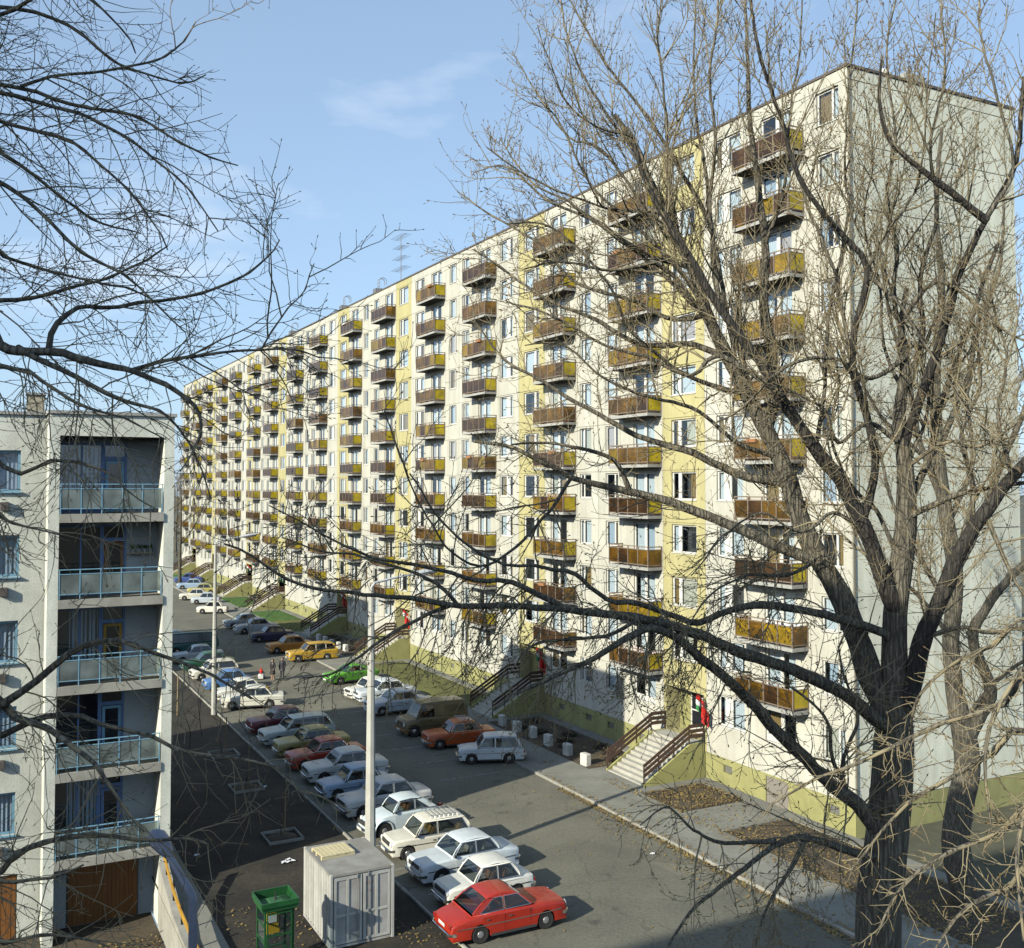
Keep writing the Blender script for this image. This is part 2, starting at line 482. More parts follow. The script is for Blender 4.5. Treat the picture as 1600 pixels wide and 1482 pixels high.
M['steel_d'] = material('container_door', (0.40, 0.40, 0.38), 0.6, base2=(0.30, 0.285, 0.26), scale=1.2, streak=0.2, coords='World')
M['rust'] = material('stencil_paint', (0.28, 0.13, 0.05), 0.8)
M['pine'] = material('pallet_wood', (0.60, 0.53, 0.32), 0.85, var=0.22, scale=3, stretch=(1, 8, 8))
M['booth'] = material('booth_green', (0.016, 0.085, 0.026), 0.4, var=0.25, scale=3)
M['booth_roof'] = material('booth_roof_green', (0.035, 0.125, 0.042), 0.55, var=0.25, scale=3)
M['yellow'] = material('yellow_paint', (0.55, 0.33, 0.02), 0.5, var=0.12, scale=4)
M['rail_yel'] = material('ochre_plank', (0.42, 0.24, 0.03), 0.7, var=0.25, scale=5)
M['black'] = material('black_rubber', (0.018, 0.018, 0.019), 0.75)
M['tyre'] = material('tyre', (0.024, 0.023, 0.022), 0.85)
M['chrome'] = material('chrome', (0.62, 0.62, 0.62), 0.22, metal=1.0)
M['hub'] = material('wheel_hub', (0.40, 0.40, 0.40), 0.35, metal=0.6)
M['car_glass'] = material('car_glass', (0.016, 0.019, 0.024), 0.06, spec=0.9)
M['auto_glass'] = glass_mat('car_window_glass', (0.42, 0.46, 0.46), 1.6)
M['lens'] = material('head_lamp_glass', (0.62, 0.63, 0.62), 0.12)
M['tail'] = material('tail_lamp', (0.32, 0.02, 0.015), 0.25)
M['plate'] = material('number_plate', (0.62, 0.62, 0.58), 0.5)
M['grille'] = material('grille', (0.05, 0.05, 0.05), 0.5)
M['seat'] = material('seat_cover', (0.30, 0.14, 0.06), 0.9)
M['seat_y'] = material('seat_ochre', (0.36, 0.22, 0.06), 0.9)
M['seat_l'] = material('seat_pale', (0.42, 0.40, 0.34), 0.9)
M['seat_d'] = material('seat_dark', (0.05, 0.045, 0.045), 0.8)
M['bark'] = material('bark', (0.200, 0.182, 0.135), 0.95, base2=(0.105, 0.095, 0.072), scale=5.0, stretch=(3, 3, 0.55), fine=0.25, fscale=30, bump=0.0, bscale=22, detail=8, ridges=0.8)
M['bark_shaded'] = material('bark_shaded', (0.075, 0.068, 0.056), 0.95, base2=(0.035, 0.032, 0.028), scale=5.0, stretch=(3, 3, 0.55), fine=0.25, fscale=30, detail=8, ridges=0.8)  # for limbs in shadow: shade put into the bark colour
M['twig'] = material('twig_bark', (0.25, 0.215, 0.13), 0.85, base2=(0.17, 0.14, 0.085), scale=1.5)
M['bud'] = material('bud', (0.17, 0.115, 0.045), 0.7)
M['leaf'] = material('fallen_leaf', (0.30, 0.215, 0.065), 0.8, base2=(0.15, 0.10, 0.04), scale=1.7, coords='World')
M['shrub'] = material('dark_shrub_leaf', (0.040, 0.042, 0.022), 0.8, base2=(0.055, 0.035, 0.028), scale=2)
M['stake'] = material('stake_wood', (0.26, 0.20, 0.11), 0.9)
M['step'] = material('step_concrete', (0.46, 0.45, 0.38), 0.92, var=0.15, scale=2, fine=0.1, coords='World')
M['stair_side'] = material('stair_side_render', (0.36, 0.35, 0.13), 0.9, var=0.12, scale=1.2, coords='World')
M['rail_board'] = material('handrail_board', (0.085, 0.048, 0.032), 0.6, var=0.25, scale=4)
M['red'] = material('red_cloth', (0.55, 0.02, 0.015), 0.8)
M['white'] = material('white_cloth', (0.75, 0.75, 0.72), 0.8)
M['green'] = material('green_cloth', (0.03, 0.20, 0.06), 0.8)
M['paper'] = material('paper_litter', (0.75, 0.76, 0.78), 0.8)
M['zinc'] = material('antenna_metal', (0.24, 0.24, 0.24), 0.5, metal=0.6)
M['skin'] = material('skin', (0.45, 0.27, 0.18), 0.6)
M['hair'] = material('hair', (0.10, 0.08, 0.07), 0.8)
M['coat'] = material('dark_coat', (0.018, 0.017, 0.018), 0.45)
M['coat2'] = material('dark_blue_jacket', (0.014, 0.015, 0.022), 0.6)
M['trousers'] = material('dark_trousers', (0.020, 0.020, 0.025), 0.85)
M['mesh_door'] = material('cellar_door_boards', (0.24, 0.22, 0.19), 0.8, var=0.2, scale=2, stretch=(20, 20, 1))
M['vent'] = material('cellar_vent', (0.16, 0.16, 0.14), 0.7)
# ================================================================== ground
LEFT = Vector((-12.7, 38.2, 0))
LX, LY = NRM.copy(), -DIR                  # left building: x runs left along its front, y comes out towards the camera
LROT = math.atan2(LX.y, LX.x)
def lp(a, b, z=0.0):
    return LEFT + LX * a + LY * b + Vector((0, 0, z))

HA0, HA1, HB1 = 0.42, 22.0, 9.0            # sunken drive in front of the garages
mb = MB()
g0 = MB()
xs = [-1500, HA0, HA1, 1500]; ys = [-1500, -1.7, HB1, 1500]
for i in range(3):
    for j in range(3):
        if i == 1 and j == 1:
            continue
        g0.quad(lp(xs[i], ys[j]), lp(xs[i + 1], ys[j]), lp(xs[i + 1], ys[j + 1]), lp(xs[i], ys[j + 1]))
kind(build('ground', g0, M['field']), 'structure')

# the soil lot between the car park and the houses
mb = MB()
for (n0, n1, s0, s1) in ((18.95, 26.5, -40, 240),):
    mb.quad(fp(s0, n0, .006), fp(s1, n0, .006), fp(s1, n1, .006), fp(s0, n1, .006))
mb.quad(lp(0.42, 9.0, .006), lp(-1.2, 9.0, .006), lp(-1.2, 60, .006), lp(0.42, 60, .006))
kind(build('soil_lot', mb, M['soil']), 'structure')

mb = MB()
mb.quad(lp(HA0, -1.7, -1.35), lp(HA1, -1.7, -1.35), lp(HA1, 3.0, -1.3), lp(HA0, 3.0, -1.3))
mb.quad(lp(HA0, 3.0, -1.3), lp(HA1, 3.0, -1.3), lp(HA1, HB1, 0), lp(HA0, HB1, 0))
mb.quad(lp(HA1, -1.7, -1.35), lp(HA1, -1.7, 0), lp(HA1, HB1, 0), lp(HA1, 3.0, -1.3))
kind(build('garage_drive', mb, M['bed']), 'structure')

N_KERB, N_LEFT = 7.25, 18.85
mb = MB()
mb.quad(fp(-60, N_KERB, .010), fp(240, N_KERB, .010), fp(240, N_LEFT, .010), fp(-60, N_LEFT, .010))
road = kind(build('road', mb, M['asphalt']), 'structure')
# worn parking bay lines
mbl = MB(); mbl.box(-0.05, 0.05, 0, 4.6, 0, 0.004)
line_me = mbl.mesh('bay_line', M['line'])
for s in [0.2 + 2.82 * k for k in range(12)] + [35.8 + 3.9 * k for k in range(9)]:
    link('bay_line', line_me, road, fp(s, 13.9, .011), FROT)
for s in [16 + 3.4 * k for k in range(22)]:
    link('bay_line', line_me, road, fp(s, 7.5, .011), FROT)

pavement = kind(link('pavement', None), 'structure')
mb = MB()
ST = [(9.87, 13.5), (26.5, 30.13)]
stairs_s = [(u * 40 + a, u * 40 + b) for u in range(4) for a, b in ST]
def slab_sheet(mb, s0, s1, n0, n1, z):
    mb.quad(fp(s0, n0, z), fp(s1, n0, z), fp(s1, n1, z), fp(s0, n1, z))
mb = MB()
for s0, s1, n0, n1 in ((-40, 165, 4.5, N_KERB - .12), (-40, 165, 0.0, 0.75)):
    mb.box(s0, s1, n0, n1, 0, .115 if n0 > 1 else .10)
for s0, s1 in stairs_s:
    mb.box(s0 - .5, s1 + .5, .75, 4.5, 0, .108)
mb.box(3.2, 6.0, .75, 4.5, 0, .111)
build('footway', mb, M['paving'], pavement, COR, FROT)
# kerb stones, one by one where they can be told apart
kb = MB(); kb.bbox(0.006, 0.994, -0.06, 0.06, -0.05, 0.13, 0.015)
kme = kb.mesh('kerb_stone', M['kerb'])
for k in range(-14, 96):
    o = link('kerb_stone', kme, pavement, fp(k, N_KERB - .06, rng.uniform(-.004, .004)), FROT + rng.uniform(-.004, .004))
kb = MB(); kb.bbox(0.006, 0.994, -0.05, 0.05, -0.05, 0.10, 0.015)
kme2 = kb.mesh('kerb_stone', M['kerb'])
for k in range(-14, 96):
    link('kerb_stone', kme2, road, fp(k, N_LEFT + .05, rng.uniform(-.006, .004)), FROT + rng.uniform(-.005, .005))
mb = MB(); mb.box(96, 240, N_LEFT, N_LEFT + .1, 0, .10); mb.box(96, 240, N_KERB - .12, N_KERB, 0, .13)
build('far_kerb', mb, M['kerb'], road, COR, FROT)

# beds and lawns between the footway and the block
def bed(s0, s1, m, name):
    b = MB()
    nx = max(2, int((s1 - s0) / .5)); ny = 8
    for i in range(nx + 1):
        for j in range(ny + 1):
            s = s0 + (s1 - s0) * i / nx; n = .75 + 3.75 * j / ny
            edge = i in (0, nx) or j in (0, ny)
            b.v.append((s, n, .05 if edge else .09 + rng.uniform(0, .09)))
    for i in range(nx):
        for j in range(ny):
            a = i * (ny + 1) + j
            b.f.append((a, a + ny + 1, a + ny + 2, a + 1)); b.m.append(0)
    o = build(name, b, M[m], None, COR, FROT, smooth=True, angle=80)
    kind(o, 'structure')
BEDS = [(-12, 3.2, 'bed'), (6.0, 9.37, 'bed'), (14.0, 26.0, 'bed'), (30.63, 49.37, 'lawn_dry'), (54.0, 66.0, 'bed'), (70.63, 80, 'lawn_dry'), (80, 89.4, 'lawn'),
        (94.0, 106.0, 'lawn'), (110.6, 129.4, 'lawn_dry'), (134, 146, 'lawn'), (150.6, 164, 'lawn_dry')]
for s0, s1, m in BEDS:
    bed(s0, s1, m, 'planting_bed' if m == 'bed' else 'lawn')

# fallen leaves, nobody could count them
def leaves(name, spots, label, size=.06):
    n = sum(k for *_, k in spots)
    V, Fc = [], []
    for fn, a0, a1, b0, b1, z, k in spots:
        for _ in range(k):
            a = rng.uniform(a0, a1); b = rng.uniform(b0, b1)
            c = fn(a, b, z + rng.uniform(.01, .05))
            r = size * rng.uniform(.5, 1.25); t = rng.uniform(0, 6.28)
            u = Vector((math.cos(t), math.sin(t), rng.uniform(-.5, .5))) * r
            w = Vector((-math.sin(t), math.cos(t), rng.uniform(-.5, .5))) * r * .7
            i = len(V)
            V += [c - u, c + w * .8, c + u, c - w * .8]
            Fc.append((i, i + 1, i + 2, i + 3))
    me = bpy.data.meshes.new(name); me.from_pydata(V, [], Fc); me.materials.append(M['leaf'])
    o = link(name, me); kind(o, 'stuff'); tag(o, label, 'leaves')
    return o
leaves('fallen_leaves', [(fp, -9, 3.2, .7, 4.5, .13, 2600), (fp, 6.1, 9.3, .7, 4.5, .13, 1300), (fp, -10, 12, N_KERB, N_KERB + .40, .012, 1500), (fp, -10, 14, N_KERB - .35, N_KERB - .02, .12, 500), (fp, -10, 10, N_KERB, N_KERB + 1.6, .012, 420),
                         (fp, -10, 12, 4.3, 5.0, .12, 800), (fp, 3.1, 6.1, .8, 4.6, .115, 160), (fp, -12, 10, 4.9, 7.0, .12, 300), (fp, 14, 20, .8, 4.4, .13, 260), (fp, -10, 20, 7.4, 18.5, .012, 260),
                         (lp, .5, 4.2, .8, 3.6, -1.28, 700), (lp, -6.5, -1, 3.0, 8, .012, 330), (fp, -8, 1, 18.9, 20.5, .012, 340)],
       'yellow brown fallen leaves lying in the beds and along the kerbs')
# grass blades standing on the lawns
V, Fc = [], []
for s0, s1, m in BEDS:
    if m == 'bed' or s0 > 100:
        continue
    for _ in range(int((s1 - s0) * 120)):
        c = fp(rng.uniform(s0 + .1, s1 - .1), rng.uniform(.85, 4.4), .09)
        t = rng.uniform(0, 6.28); w = Vector((math.cos(t), math.sin(t), 0)) * .02
        h = rng.uniform(.07, .17)
        i = len(V)
        V += [c - w, c + w, c + Vector((rng.uniform(-.05, .05), rng.uniform(-.05, .05), h))]
        Fc.append((i, i + 1, i + 2))
me = bpy.data.meshes.new('grass'); me.from_pydata(V, [], Fc); me.materials.append(M['lawn_dry'])
g = kind(link('grass', me), 'stuff'); tag(g, 'short grass growing on the strips beside the long block', 'grass')

# ================================================================== the long panel block
block = thing('apartment_block', 'very long eleven storey cream panel block with amber balconies and yellow stair bays', 'building', COR, FROT)
Z0, ST_H = 1.76, 2.8
BLEN, BDEP = 160.0, 11.0
def zk(k):
    return Z0 + ST_H * k

def holed(w, z0, z1, holes, depth=.16, gap=.012):
    """wall panel x 0..w, z z0..z1, front at y=0, with rectangular openings"""
    b = MB()
    xs = sorted({gap, w - gap, *[h[0] for h in holes], *[h[1] for h in holes]})
    zs = sorted({z0 + gap, z1 - gap, *[h[2] for h in holes], *[h[3] for h in holes]})
    inside = lambda x, z: any(h[0] < x < h[1] and h[2] < z < h[3] for h in holes)
    for i in range(len(xs) - 1):
        for j in range(len(zs) - 1):
            if not inside((xs[i] + xs[i + 1]) / 2, (zs[j] + zs[j + 1]) / 2):
                b.quad((xs[i + 1], 0, zs[j]), (xs[i], 0, zs[j]), (xs[i], 0, zs[j + 1]), (xs[i + 1], 0, zs[j + 1]))
    X0, X1, A, B = xs[0], xs[-1], zs[0], zs[-1]
    d = -.05
    b.quad((X0, 0, A), (X0, d, A), (X0, d, B), (X0, 0, B)); b.quad((X1, 0, B), (X1, d, B), (X1, d, A), (X1, 0, A))
    b.quad((X0, 0, B), (X0, d, B), (X1, d, B), (X1, 0, B)); b.quad((X1, 0, A), (X1, d, A), (X0, d, A), (X0, 0, A))
    for x0, x1, a, c in holes:
        b.quad((x0, 0, a), (x0, 0, c), (x0, -depth, c), (x0, -depth, a)); b.quad((x1, 0, c), (x1, 0, a), (x1, -depth, a), (x1, -depth, c))
        b.quad((x0, 0, c), (x1, 0, c), (x1, -depth, c), (x0, -depth, c)); b.quad((x1, 0, a), (x0, 0, a), (x0, -depth, a), (x1, -depth, a))
    return b

# half unit of the plan: (s0, s1, wall, opening s0, s1, kind)
HALF = [(0, 2.5, 'p', .50, 1.82, 'w1'), (2.5, 6.7, 'p', 3.45, 5.5, 'dg'), (6.7, 9.87, 'p', 6.95, 8.95, 'w2'),
        (9.87, 13.5, 'y', 10.58, 12.72, 'st'), (13.5, 17.6, 'p', 14.25, 16.3, 'dg'), (17.6, 20, 'p', 17.88, 19.2, 'w3')]
BAYS = []
for u in range(4):
    for s0, s1, wl, o0, o1, kd in HALF:
        BAYS.append((u * 40 + s0, u * 40 + s1, wl, o0 - s0, o1 - s0, kd, False))
    for s0, s1, wl, o0, o1, kd in HALF:
        BAYS.append((u * 40 + 40 - s1, u * 40 + 40 - s0, wl, s1 - o1, s1 - o0, kd, True))
BAYS.sort()
BAL = []                                   # (s, length)
for u in range(4):
    for s in (2.62, 13.56, 22.52, 33.52):
        BAL.append(u * 40 + s)

# core, so that nothing is hollow behind the panels
mb = MB()
mb.box(.05, BLEN - .05, -BDEP + .05, -.60, 4.40, 33.0, 0); mb.box(.05, BLEN - .05, -BDEP + .05, -1.0, .2, 4.39, 0)
build('core', mb, M['dark_room'], block)
mb = MB()       # joint plane behind the panels, cut at the openings by strips
for (s0, s1, wl, o0, o1, kd, mir) in BAYS:
    mb.box(s0 - .06, s0 + .06, -.14, -.03, 1.35, 33.0)
for k in range(12):
    if k == 0:
        continue
    mb.box(.02, BLEN - .02, -.14, -.032, zk(k) - .05, zk(k) + .05)
build('joint', mb, M['joint'], block)

pan_cache, win_cache, pane_cache, cur_cache = {}, {}, {}, {}
far_panels = {'p': MB(), 'y': MB()}
WIN_FRONT = -.085
def window_parts(w, h, kd, mir):
    """frame mesh and its glass panes (x0, x1, z0, z1)"""
    if kd in ('w1', 'w3'):
        panes = [(.075, .36), (.47, w - .075)]
    elif kd == 'w2':
        panes = [(.08, .95), (1.50, w - .10)]
    elif kd == 'st':
        panes = [(.10, .52), (.78, w - .13)]
        panes = [(w - b, w - a) for a, b in panes][::-1]
    else:
        panes = [(.10, .86), (1.08, w - .10)]
    if mir:
        panes = [(w - b, w - a) for a, b in panes][::-1]
    b = MB()
    xs = [0] + [x for p in panes for x in p] + [w]
    t = .075
    for i in range(0, len(xs), 2):
        b.box(xs[i], xs[i + 1], -.06, 0, 0, h)
    for a, c in panes:
        b.box(a, c, -.055, -.003, 0, t if kd != 'dg' else .30); b.box(a, c, -.055, -.003, h - t, h)
    b.box(-.02, w + .02, 0.001, .13, -.045, -.005)      # sill
    return b, [(a, c, t if kd != 'dg' else .30, h - t) for a, c in panes]

def curtain_mesh(w, h, seed):
    b = MB(); r = random.Random(seed)
    n = max(4, int(w / .07)); 
    for i in range(n + 1):
        y = -.03 - (.03 if i % 2 else 0) - r.uniform(0, .015)
        x = w * i / n
        b.v += [(x, y, 0), (x, y, h)]
    for i in range(n):
        b.f.append((2 * i, 2 * i + 2, 2 * i + 3, 2 * i + 1)); b.m.append(0)
    return b

far_win = MB(); far_pane = MB(); far_cur = MB()
entries = []
for (s0, s1, wl, o0, o1, kd, mir) in BAYS:
    for k in range(12):
        entries.append((COR + DIR * s0 + Vector((0, 0, zk(k))) - cam.location, s0, s1, wl, o0, o1, kd, mir, k))
entries.sort(key=lambda e: e[0].length)
n_pan = n_win = 0
wr = random.Random(5)
for (_, s0, s1, wl, o0, o1, kd, mir, k) in entries:
    w = round(s1 - s0, 3)
    top = (k == 11)
    z0 = zk(k) if k else 1.40
    z1 = zk(k + 1) if not top else 33.08
    base = zk(k)
    entrance = (kd == 'st' and k == 0)
    hole = None
    if not top:
        if entrance:
            hole = (.22, w - .22, 1.845, 4.22)
        elif kd == 'dg' and k > 0:
            hole = (o0, o1, base + .30, base + 2.70)
        else:
            hole = (o0, o1, base + 1.22, base + 2.70)
    key = (w, wl, kd, mir, 'top' if top else ('g' if k == 0 else 'n'), round(o0, 2))
    rel = [] if hole is None else [(hole[0], hole[1], hole[2] - z0, hole[3] - z0)]
    mat = M['panel_y'] if wl == 'y' else M['panel']
    if n_pan < 300:
        if key not in pan_cache:
            pan_cache[key] = holed(w, 0, z1 - z0, rel, .16 if not entrance else .95).mesh('wall_panel', mat)
        link('wall_panel', pan_cache[key], block, (s0, wr.uniform(-.004, .004), z0))
        n_pan += 1
    else:
        far_panels[wl].add(holed(w, 0, z1 - z0, rel), (s0, wr.uniform(-.004, .004), z0))
    if hole is None or entrance:
        continue
    ww, hh = round(hole[1] - hole[0], 3), round(hole[3] - hole[2], 3)
    wk = (ww, hh, kd, mir)
    if wk not in win_cache:
        fb, panes = window_parts(ww, hh, kd, mir)
        win_cache[wk] = (fb, panes, fb.mesh('window', M['frame']))
    fb, panes, fme = win_cache[wk]
    loc = (s0 + hole[0], WIN_FRONT, hole[2])
    style = wr.random()
    low = k < 5
    near = n_win < 300
    if near:
        wo = link('window', fme, block, loc); n_win += 1
    else:
        far_win.add(fb, loc)
    for pi, (a, c, za, zb) in enumerate(panes):
        pk = (round(c - a, 3), round(zb - za, 3))
        if near:
            if pk not in pane_cache:
                p = MB(); p.box(0, pk[0], -.006, .0, 0, pk[1]); pane_cache[pk] = p.mesh('pane', M['pane'])
            link('pane', pane_cache[pk], wo, (a, -.028, za))
        else:
            p = MB(); p.quad((pk[0], 0, 0), (0, 0, 0), (0, 0, pk[1]), (pk[0], 0, pk[1])); far_pane.add(p, (loc[0] + a, loc[1] - .03, loc[2] + za))
        # curtain behind this pane
        q = wr.random()
        if q < (.22 if low else .05):
            continue
        cm = CURT[0] if q < .72 else CURT[4] if q < .78 else CURT[1] if q < .86 else CURT[2] if q < .94 else CURT[3]
        if low and q > .86:
            cm = CURT[3]
        frac = 1.0 if wr.random() < .7 else wr.uniform(.45, .8)
        off = 0 if wr.random() < .5 else (1 - frac)
        cw = round(max(.15, (c - a + .06) * (1 if frac == 1 else round(frac, 1))), 2)
        ck = (cw, pk[1], cm.name, wr.randrange(2))
        if near:
            if ck not in cur_cache:
                cur_cache[ck] = curtain_mesh(cw, pk[1] + .1, len(cur_cache)).mesh('curtain', cm)
            link('curtain', cur_cache[ck], wo, (a - .03 + off * (c - a), -.09, za - .05))
        else:
            far_cur.add(curtain_mesh(cw, pk[1] + .1, 3), (loc[0] + a - .03 + off * (c - a), loc[1] - .09, loc[2] + za - .05))
for wl, b in far_panels.items():
    kind(build('far_wall_panels', b, M['panel_y'] if wl == 'y' else M['panel'], block), 'stuff')
kind(build('far_windows', far_win, M['frame'], block), 'stuff')
kind(build('far_panes', far_pane, M['pane'], block), 'stuff')
kind(build('far_curtains', far_cur, CURT[0], block), 'stuff')

# plinth with cellar vents
mb = MB()
holes = []
for (s0, s1, wl, o0, o1, kd, mir) in BAYS:
    if kd in ('w2', 'w1', 'w3') or kd == 'dg':
        c = s0 + (s1 - s0) * .5
        if abs(c - 4.6) < 1.2:
            continue
        holes.append((c - .33, c + .33, .70, 1.08))
doorhole = (4.05, 5.55, .02, 1.30)
pl = holed(BLEN, 0, 1.4, holes + [doorhole], .16, 0.0)
build('plinth', pl, M['plinth'], block, (0, -.03, 0))
vb = MB(); vb.box(0, .66, -.05, -.02, 0, .38)
for t in (.1, .2, .3):
    vb.box(0, .66, -.02, 0, t - .012, t + .012)
vme = vb.mesh('cellar_vent', M['vent'])
for h in holes:
    link('cellar_vent', vme, block, (h[0], -.13, h[2]))
db = MB()
for i in range(10):
    db.box(4.05 + .15 * i, 4.05 + .15 * i + .145, -.12, -.09, .02, 1.30)
build('cellar_door', db, M['mesh_door'], block)

# gable ends: panels
gb = MB()
gw = BDEP / 3
for end, x, sx in ((0, 0.0, -1), (1, BLEN, 1)):
    for k in range(12):
        z0 = zk(k) if k else 1.40
        z1 = zk(k + 1) if k < 11 else 33.08
        for j in range(3):
            if end == 1 and j:
                continue
            b = MB()
            y1, y0 = -j * gw - .010, -(j + 1) * gw + .010
            if end == 1:
                y0 = -BDEP
            b.box(min(x, x - sx * .09), max(x, x - sx * .09), y0, y1, z0 + .020, z1 - .020)
            build('gable_panel', b, M['gable'], block, (sx * wr.uniform(0, .004), 0, 0))
mb = MB()
mb.box(.06, .5, -BDEP + .02, -.1, .1, 33.0)
build('gable_joint', mb, M['joint'], block)
mb = MB(); mb.box(-.0, .3, -BDEP, -.05, 0, 1.385)
build('gable_plinth', mb, M['plinth'], block)
mb = MB(); mb.box(-.05, BLEN + .05, -BDEP - .05, .05, 33.10, 33.22)
build('roof_edge', mb, M['flashing'], block)
mb = MB(); mb.box(.3, BLEN - .3, -BDEP + .3, -.3, 33.22, 33.26)
build('roof', mb, M['roofing'], block)
mb = MB(); mb.box(.3, BLEN - .3, -BDEP, -BDEP + .03, .2, 33.05)
build('rear_wall', mb, M['gable'], block)

# balconies
BW, BP = 3.86, .97
sb = MB(); sb.box(0, BW, .002, BP, -.16, 0)
slab_me = sb.mesh('balcony', M['slab'])
rb = MB()
px_ = [0.03, .97, 1.93, 2.89, BW - .03]
for x in px_:
    rb.box(x - .028, x + .028, BP - .056, BP - .002, .002, 1.14)
for x in (.03, BW - .03):
    rb.box(x - .026, x + .026, .02, .07, .002, 1.14)
    rb.box(x - .02, x + .02, .07, BP - .056, 1.08, 1.135); rb.box(x - .018, x + .018, .07, BP - .056, .93, .975); rb.box(x - .018, x + .018, .07, BP - .056, .10, .15)
rb.box(.058, BW - .058, BP - .052, BP - .006, 1.08, 1.135)
rb.box(.058, BW - .058, BP - .048, BP - .010, .93, .975)
rb.box(.058, BW - .058, BP - .048, BP - .010, .10, .15)
rail_me = rb.mesh('railing', M['rail'])
def sheet(x0, x1, y0, y1, m, name='panel'):
    b = MB(); b.box(x0, x1, y0, y1, .152, .928); return b.mesh(name, m)
front_me = {n: sheet(0, .885, -.005, .005, M[n]) for n in ('amber', 'amber_d', 'amber_l')}
side_me = {n: sheet(-.005, .005, .072, BP - .058, M[n]) for n in ('amber', 'amber_d', 'amber_lit')}
items = {}
def clutter(k, o):
    r = wr.random()
    if r < .13:
        b = MB()
        y = .25; 
        for i in range(wr.randint(2, 5)):
            x = .3 + i * .6; w = wr.uniform(.3, .5); h = wr.uniform(.5, .85)
            b.quad((x, y, 1.05 - h), (x + w, y + .02, 1.05 - h), (x + w, y, 1.05), (x, y, 1.05))
        build('laundry', b, wr.choice(CURT), o)
    elif r < .30:
        b = MB(); x = wr.uniform(.2, 2.4); b.bbox(x, x + wr.uniform(.4, 1.0), .1, .5, .0, wr.uniform(.4, .85), .02)
        build('cabinet', b, wr.choice((M['pine'], M['white_conc'], M['seat'])), o)
    elif r < .42:
        b = MB(); x = wr.uniform(.3, 2.6); b.bbox(x, x + .7, BP - .01, BP + .15, .86, 1.02, .02)
        build('flower_box', b, wr.choice((M['seat'], M['white_conc'])), o)
for s in BAL:
    for k in range(1, 11):
        o = link('balcony', slab_me, block, (s, 0, zk(k) + .33))
        link('railing', rail_me, o)
        t0 = wr.random()
        for i in range(4):
            t = wr.random()
            n = 'amber_d' if t0 < .30 or t < .18 else ('amber_l' if t > .78 else 'amber')
            link('panel', front_me[n], o, (px_[i] + .03, BP - .03, 0))
        n = 'amber_lit' if wr.random() < .85 else 'amber'
        link('panel', side_me[n], o, (.03, 0, 0))
        link('panel', side_me['amber'], o, (BW - .03, 0, 0))
        if s < 125:
            clutter(k, o)

# entrances: porch recess, door, stair with board rails
NSTEP, RUN = 11, .345
NEND = .95 + (NSTEP - 1) * .28
for ei, (s0, s1) in enumerate(stairs_s):
    w = s1 - s0 - .5
    a0 = s0 + .25
    b = MB(); b.box(0, w, .003, .95, .05, 1.84)
    st_ = build('entrance_steps', b, M['step'], block, (a0, 0, 0))
    for i in range(1, NSTEP):
        b = MB(); b.bbox(.002, w - .002, .95 + (i - 1) * .28 + .002, .95 + i * .28 + .02, .05, 1.84 - i * (1.84 / NSTEP), .012)
        build('step', b, M['step'], st_)
    for x in (a0 - .13, a0 + w + .01):
        b = MB()
        b.rings([[(x, 0.003, .03), (x, NEND + .05, .03), (x, NEND + .05, .20), (x, .95, 1.86), (x, 0.003, 1.86)],
                 [(x + .12, 0.003, .03), (x + .12, NEND + .05, .03), (x + .12, NEND + .05, .20), (x + .12, .95, 1.86), (x + .12, 0.003, 1.86)]], cap0=True, cap1=True)
        build('stair_side_wall', b, M['stair_side'], block)
        b = MB()
        xx = x + .04
        for n_, z_ in ((.05, 1.86), (.95, 1.86), (1.9, 1.86 - .95 * .593), (2.85, 1.86 - 1.9 * .593), (NEND - .02, .24)):
            b.box(xx, xx + .05, n_, n_ + .05, z_ - .02, z_ + .98)
        hr = build('handrail', b, M['rail_board'], block)
        for h0, h1 in ((.30, .48), (.55, .73), (.80, .98)):
            b = MB()
            b.rings([[(xx - .03, .05, 1.86 + h0), (xx - .03, .95, 1.86 + h0), (xx - .03, NEND + .05, .22 + h0), (xx - .03, NEND + .05, .22 + h1), (xx - .03, .95, 1.86 + h1), (xx - .03, .05, 1.86 + h1)],
                     [(xx - .002, .05, 1.86 + h0), (xx - .002, .95, 1.86 + h0), (xx - .002, NEND + .05, .22 + h0), (xx - .002, NEND + .05, .22 + h1), (xx - .002, .95, 1.86 + h1), (xx - .002, .05, 1.86 + h1)]], cap0=True, cap1=True)
            build('board', b, M['rail_board'], hr)
    # recess
    b = MB()
    b.box(s0 + .1, s1 - .1, -.93, -.90, 1.845, 4.3)
    build('porch_wall', b, M['plinth'], block)
    b = MB(); b.box(s0 + .1, s1 - .1, -.9, -.02, 1.80, 1.84)
    build('porch_floor', b, M['step'], block)
    b = MB()
    dx = s0 + .45
    b.box(dx, dx + .08, -.899, -.84, 1.85, 4.0); b.box(dx + .92, dx + 1.0, -.899, -.84, 1.85, 4.0); b.box(dx + 1.84, dx + 1.92, -.899, -.84, 1.85, 4.0)
    b.box(dx + .08, dx + 1.84, -.899, -.85, 3.92, 4.0); b.box(dx + .08, dx + 1.84, -.899, -.85, 1.85, 2.2); b.box(dx + .08, dx + 1.84, -.899, -.85, 3.0, 3.07)
    d = build('entrance_door', b, M['frame'], block)
    b = MB(); b.box(dx + .08, dx + .92, -.88, -.87, 2.2, 3.92); build('pane', b, M['car_glass'], d)
    b = MB(); b.box(dx + 1.0, dx + 1.84, -.88, -.87, 2.2, 3.92); build('pane', b, M['car_glass'], d)

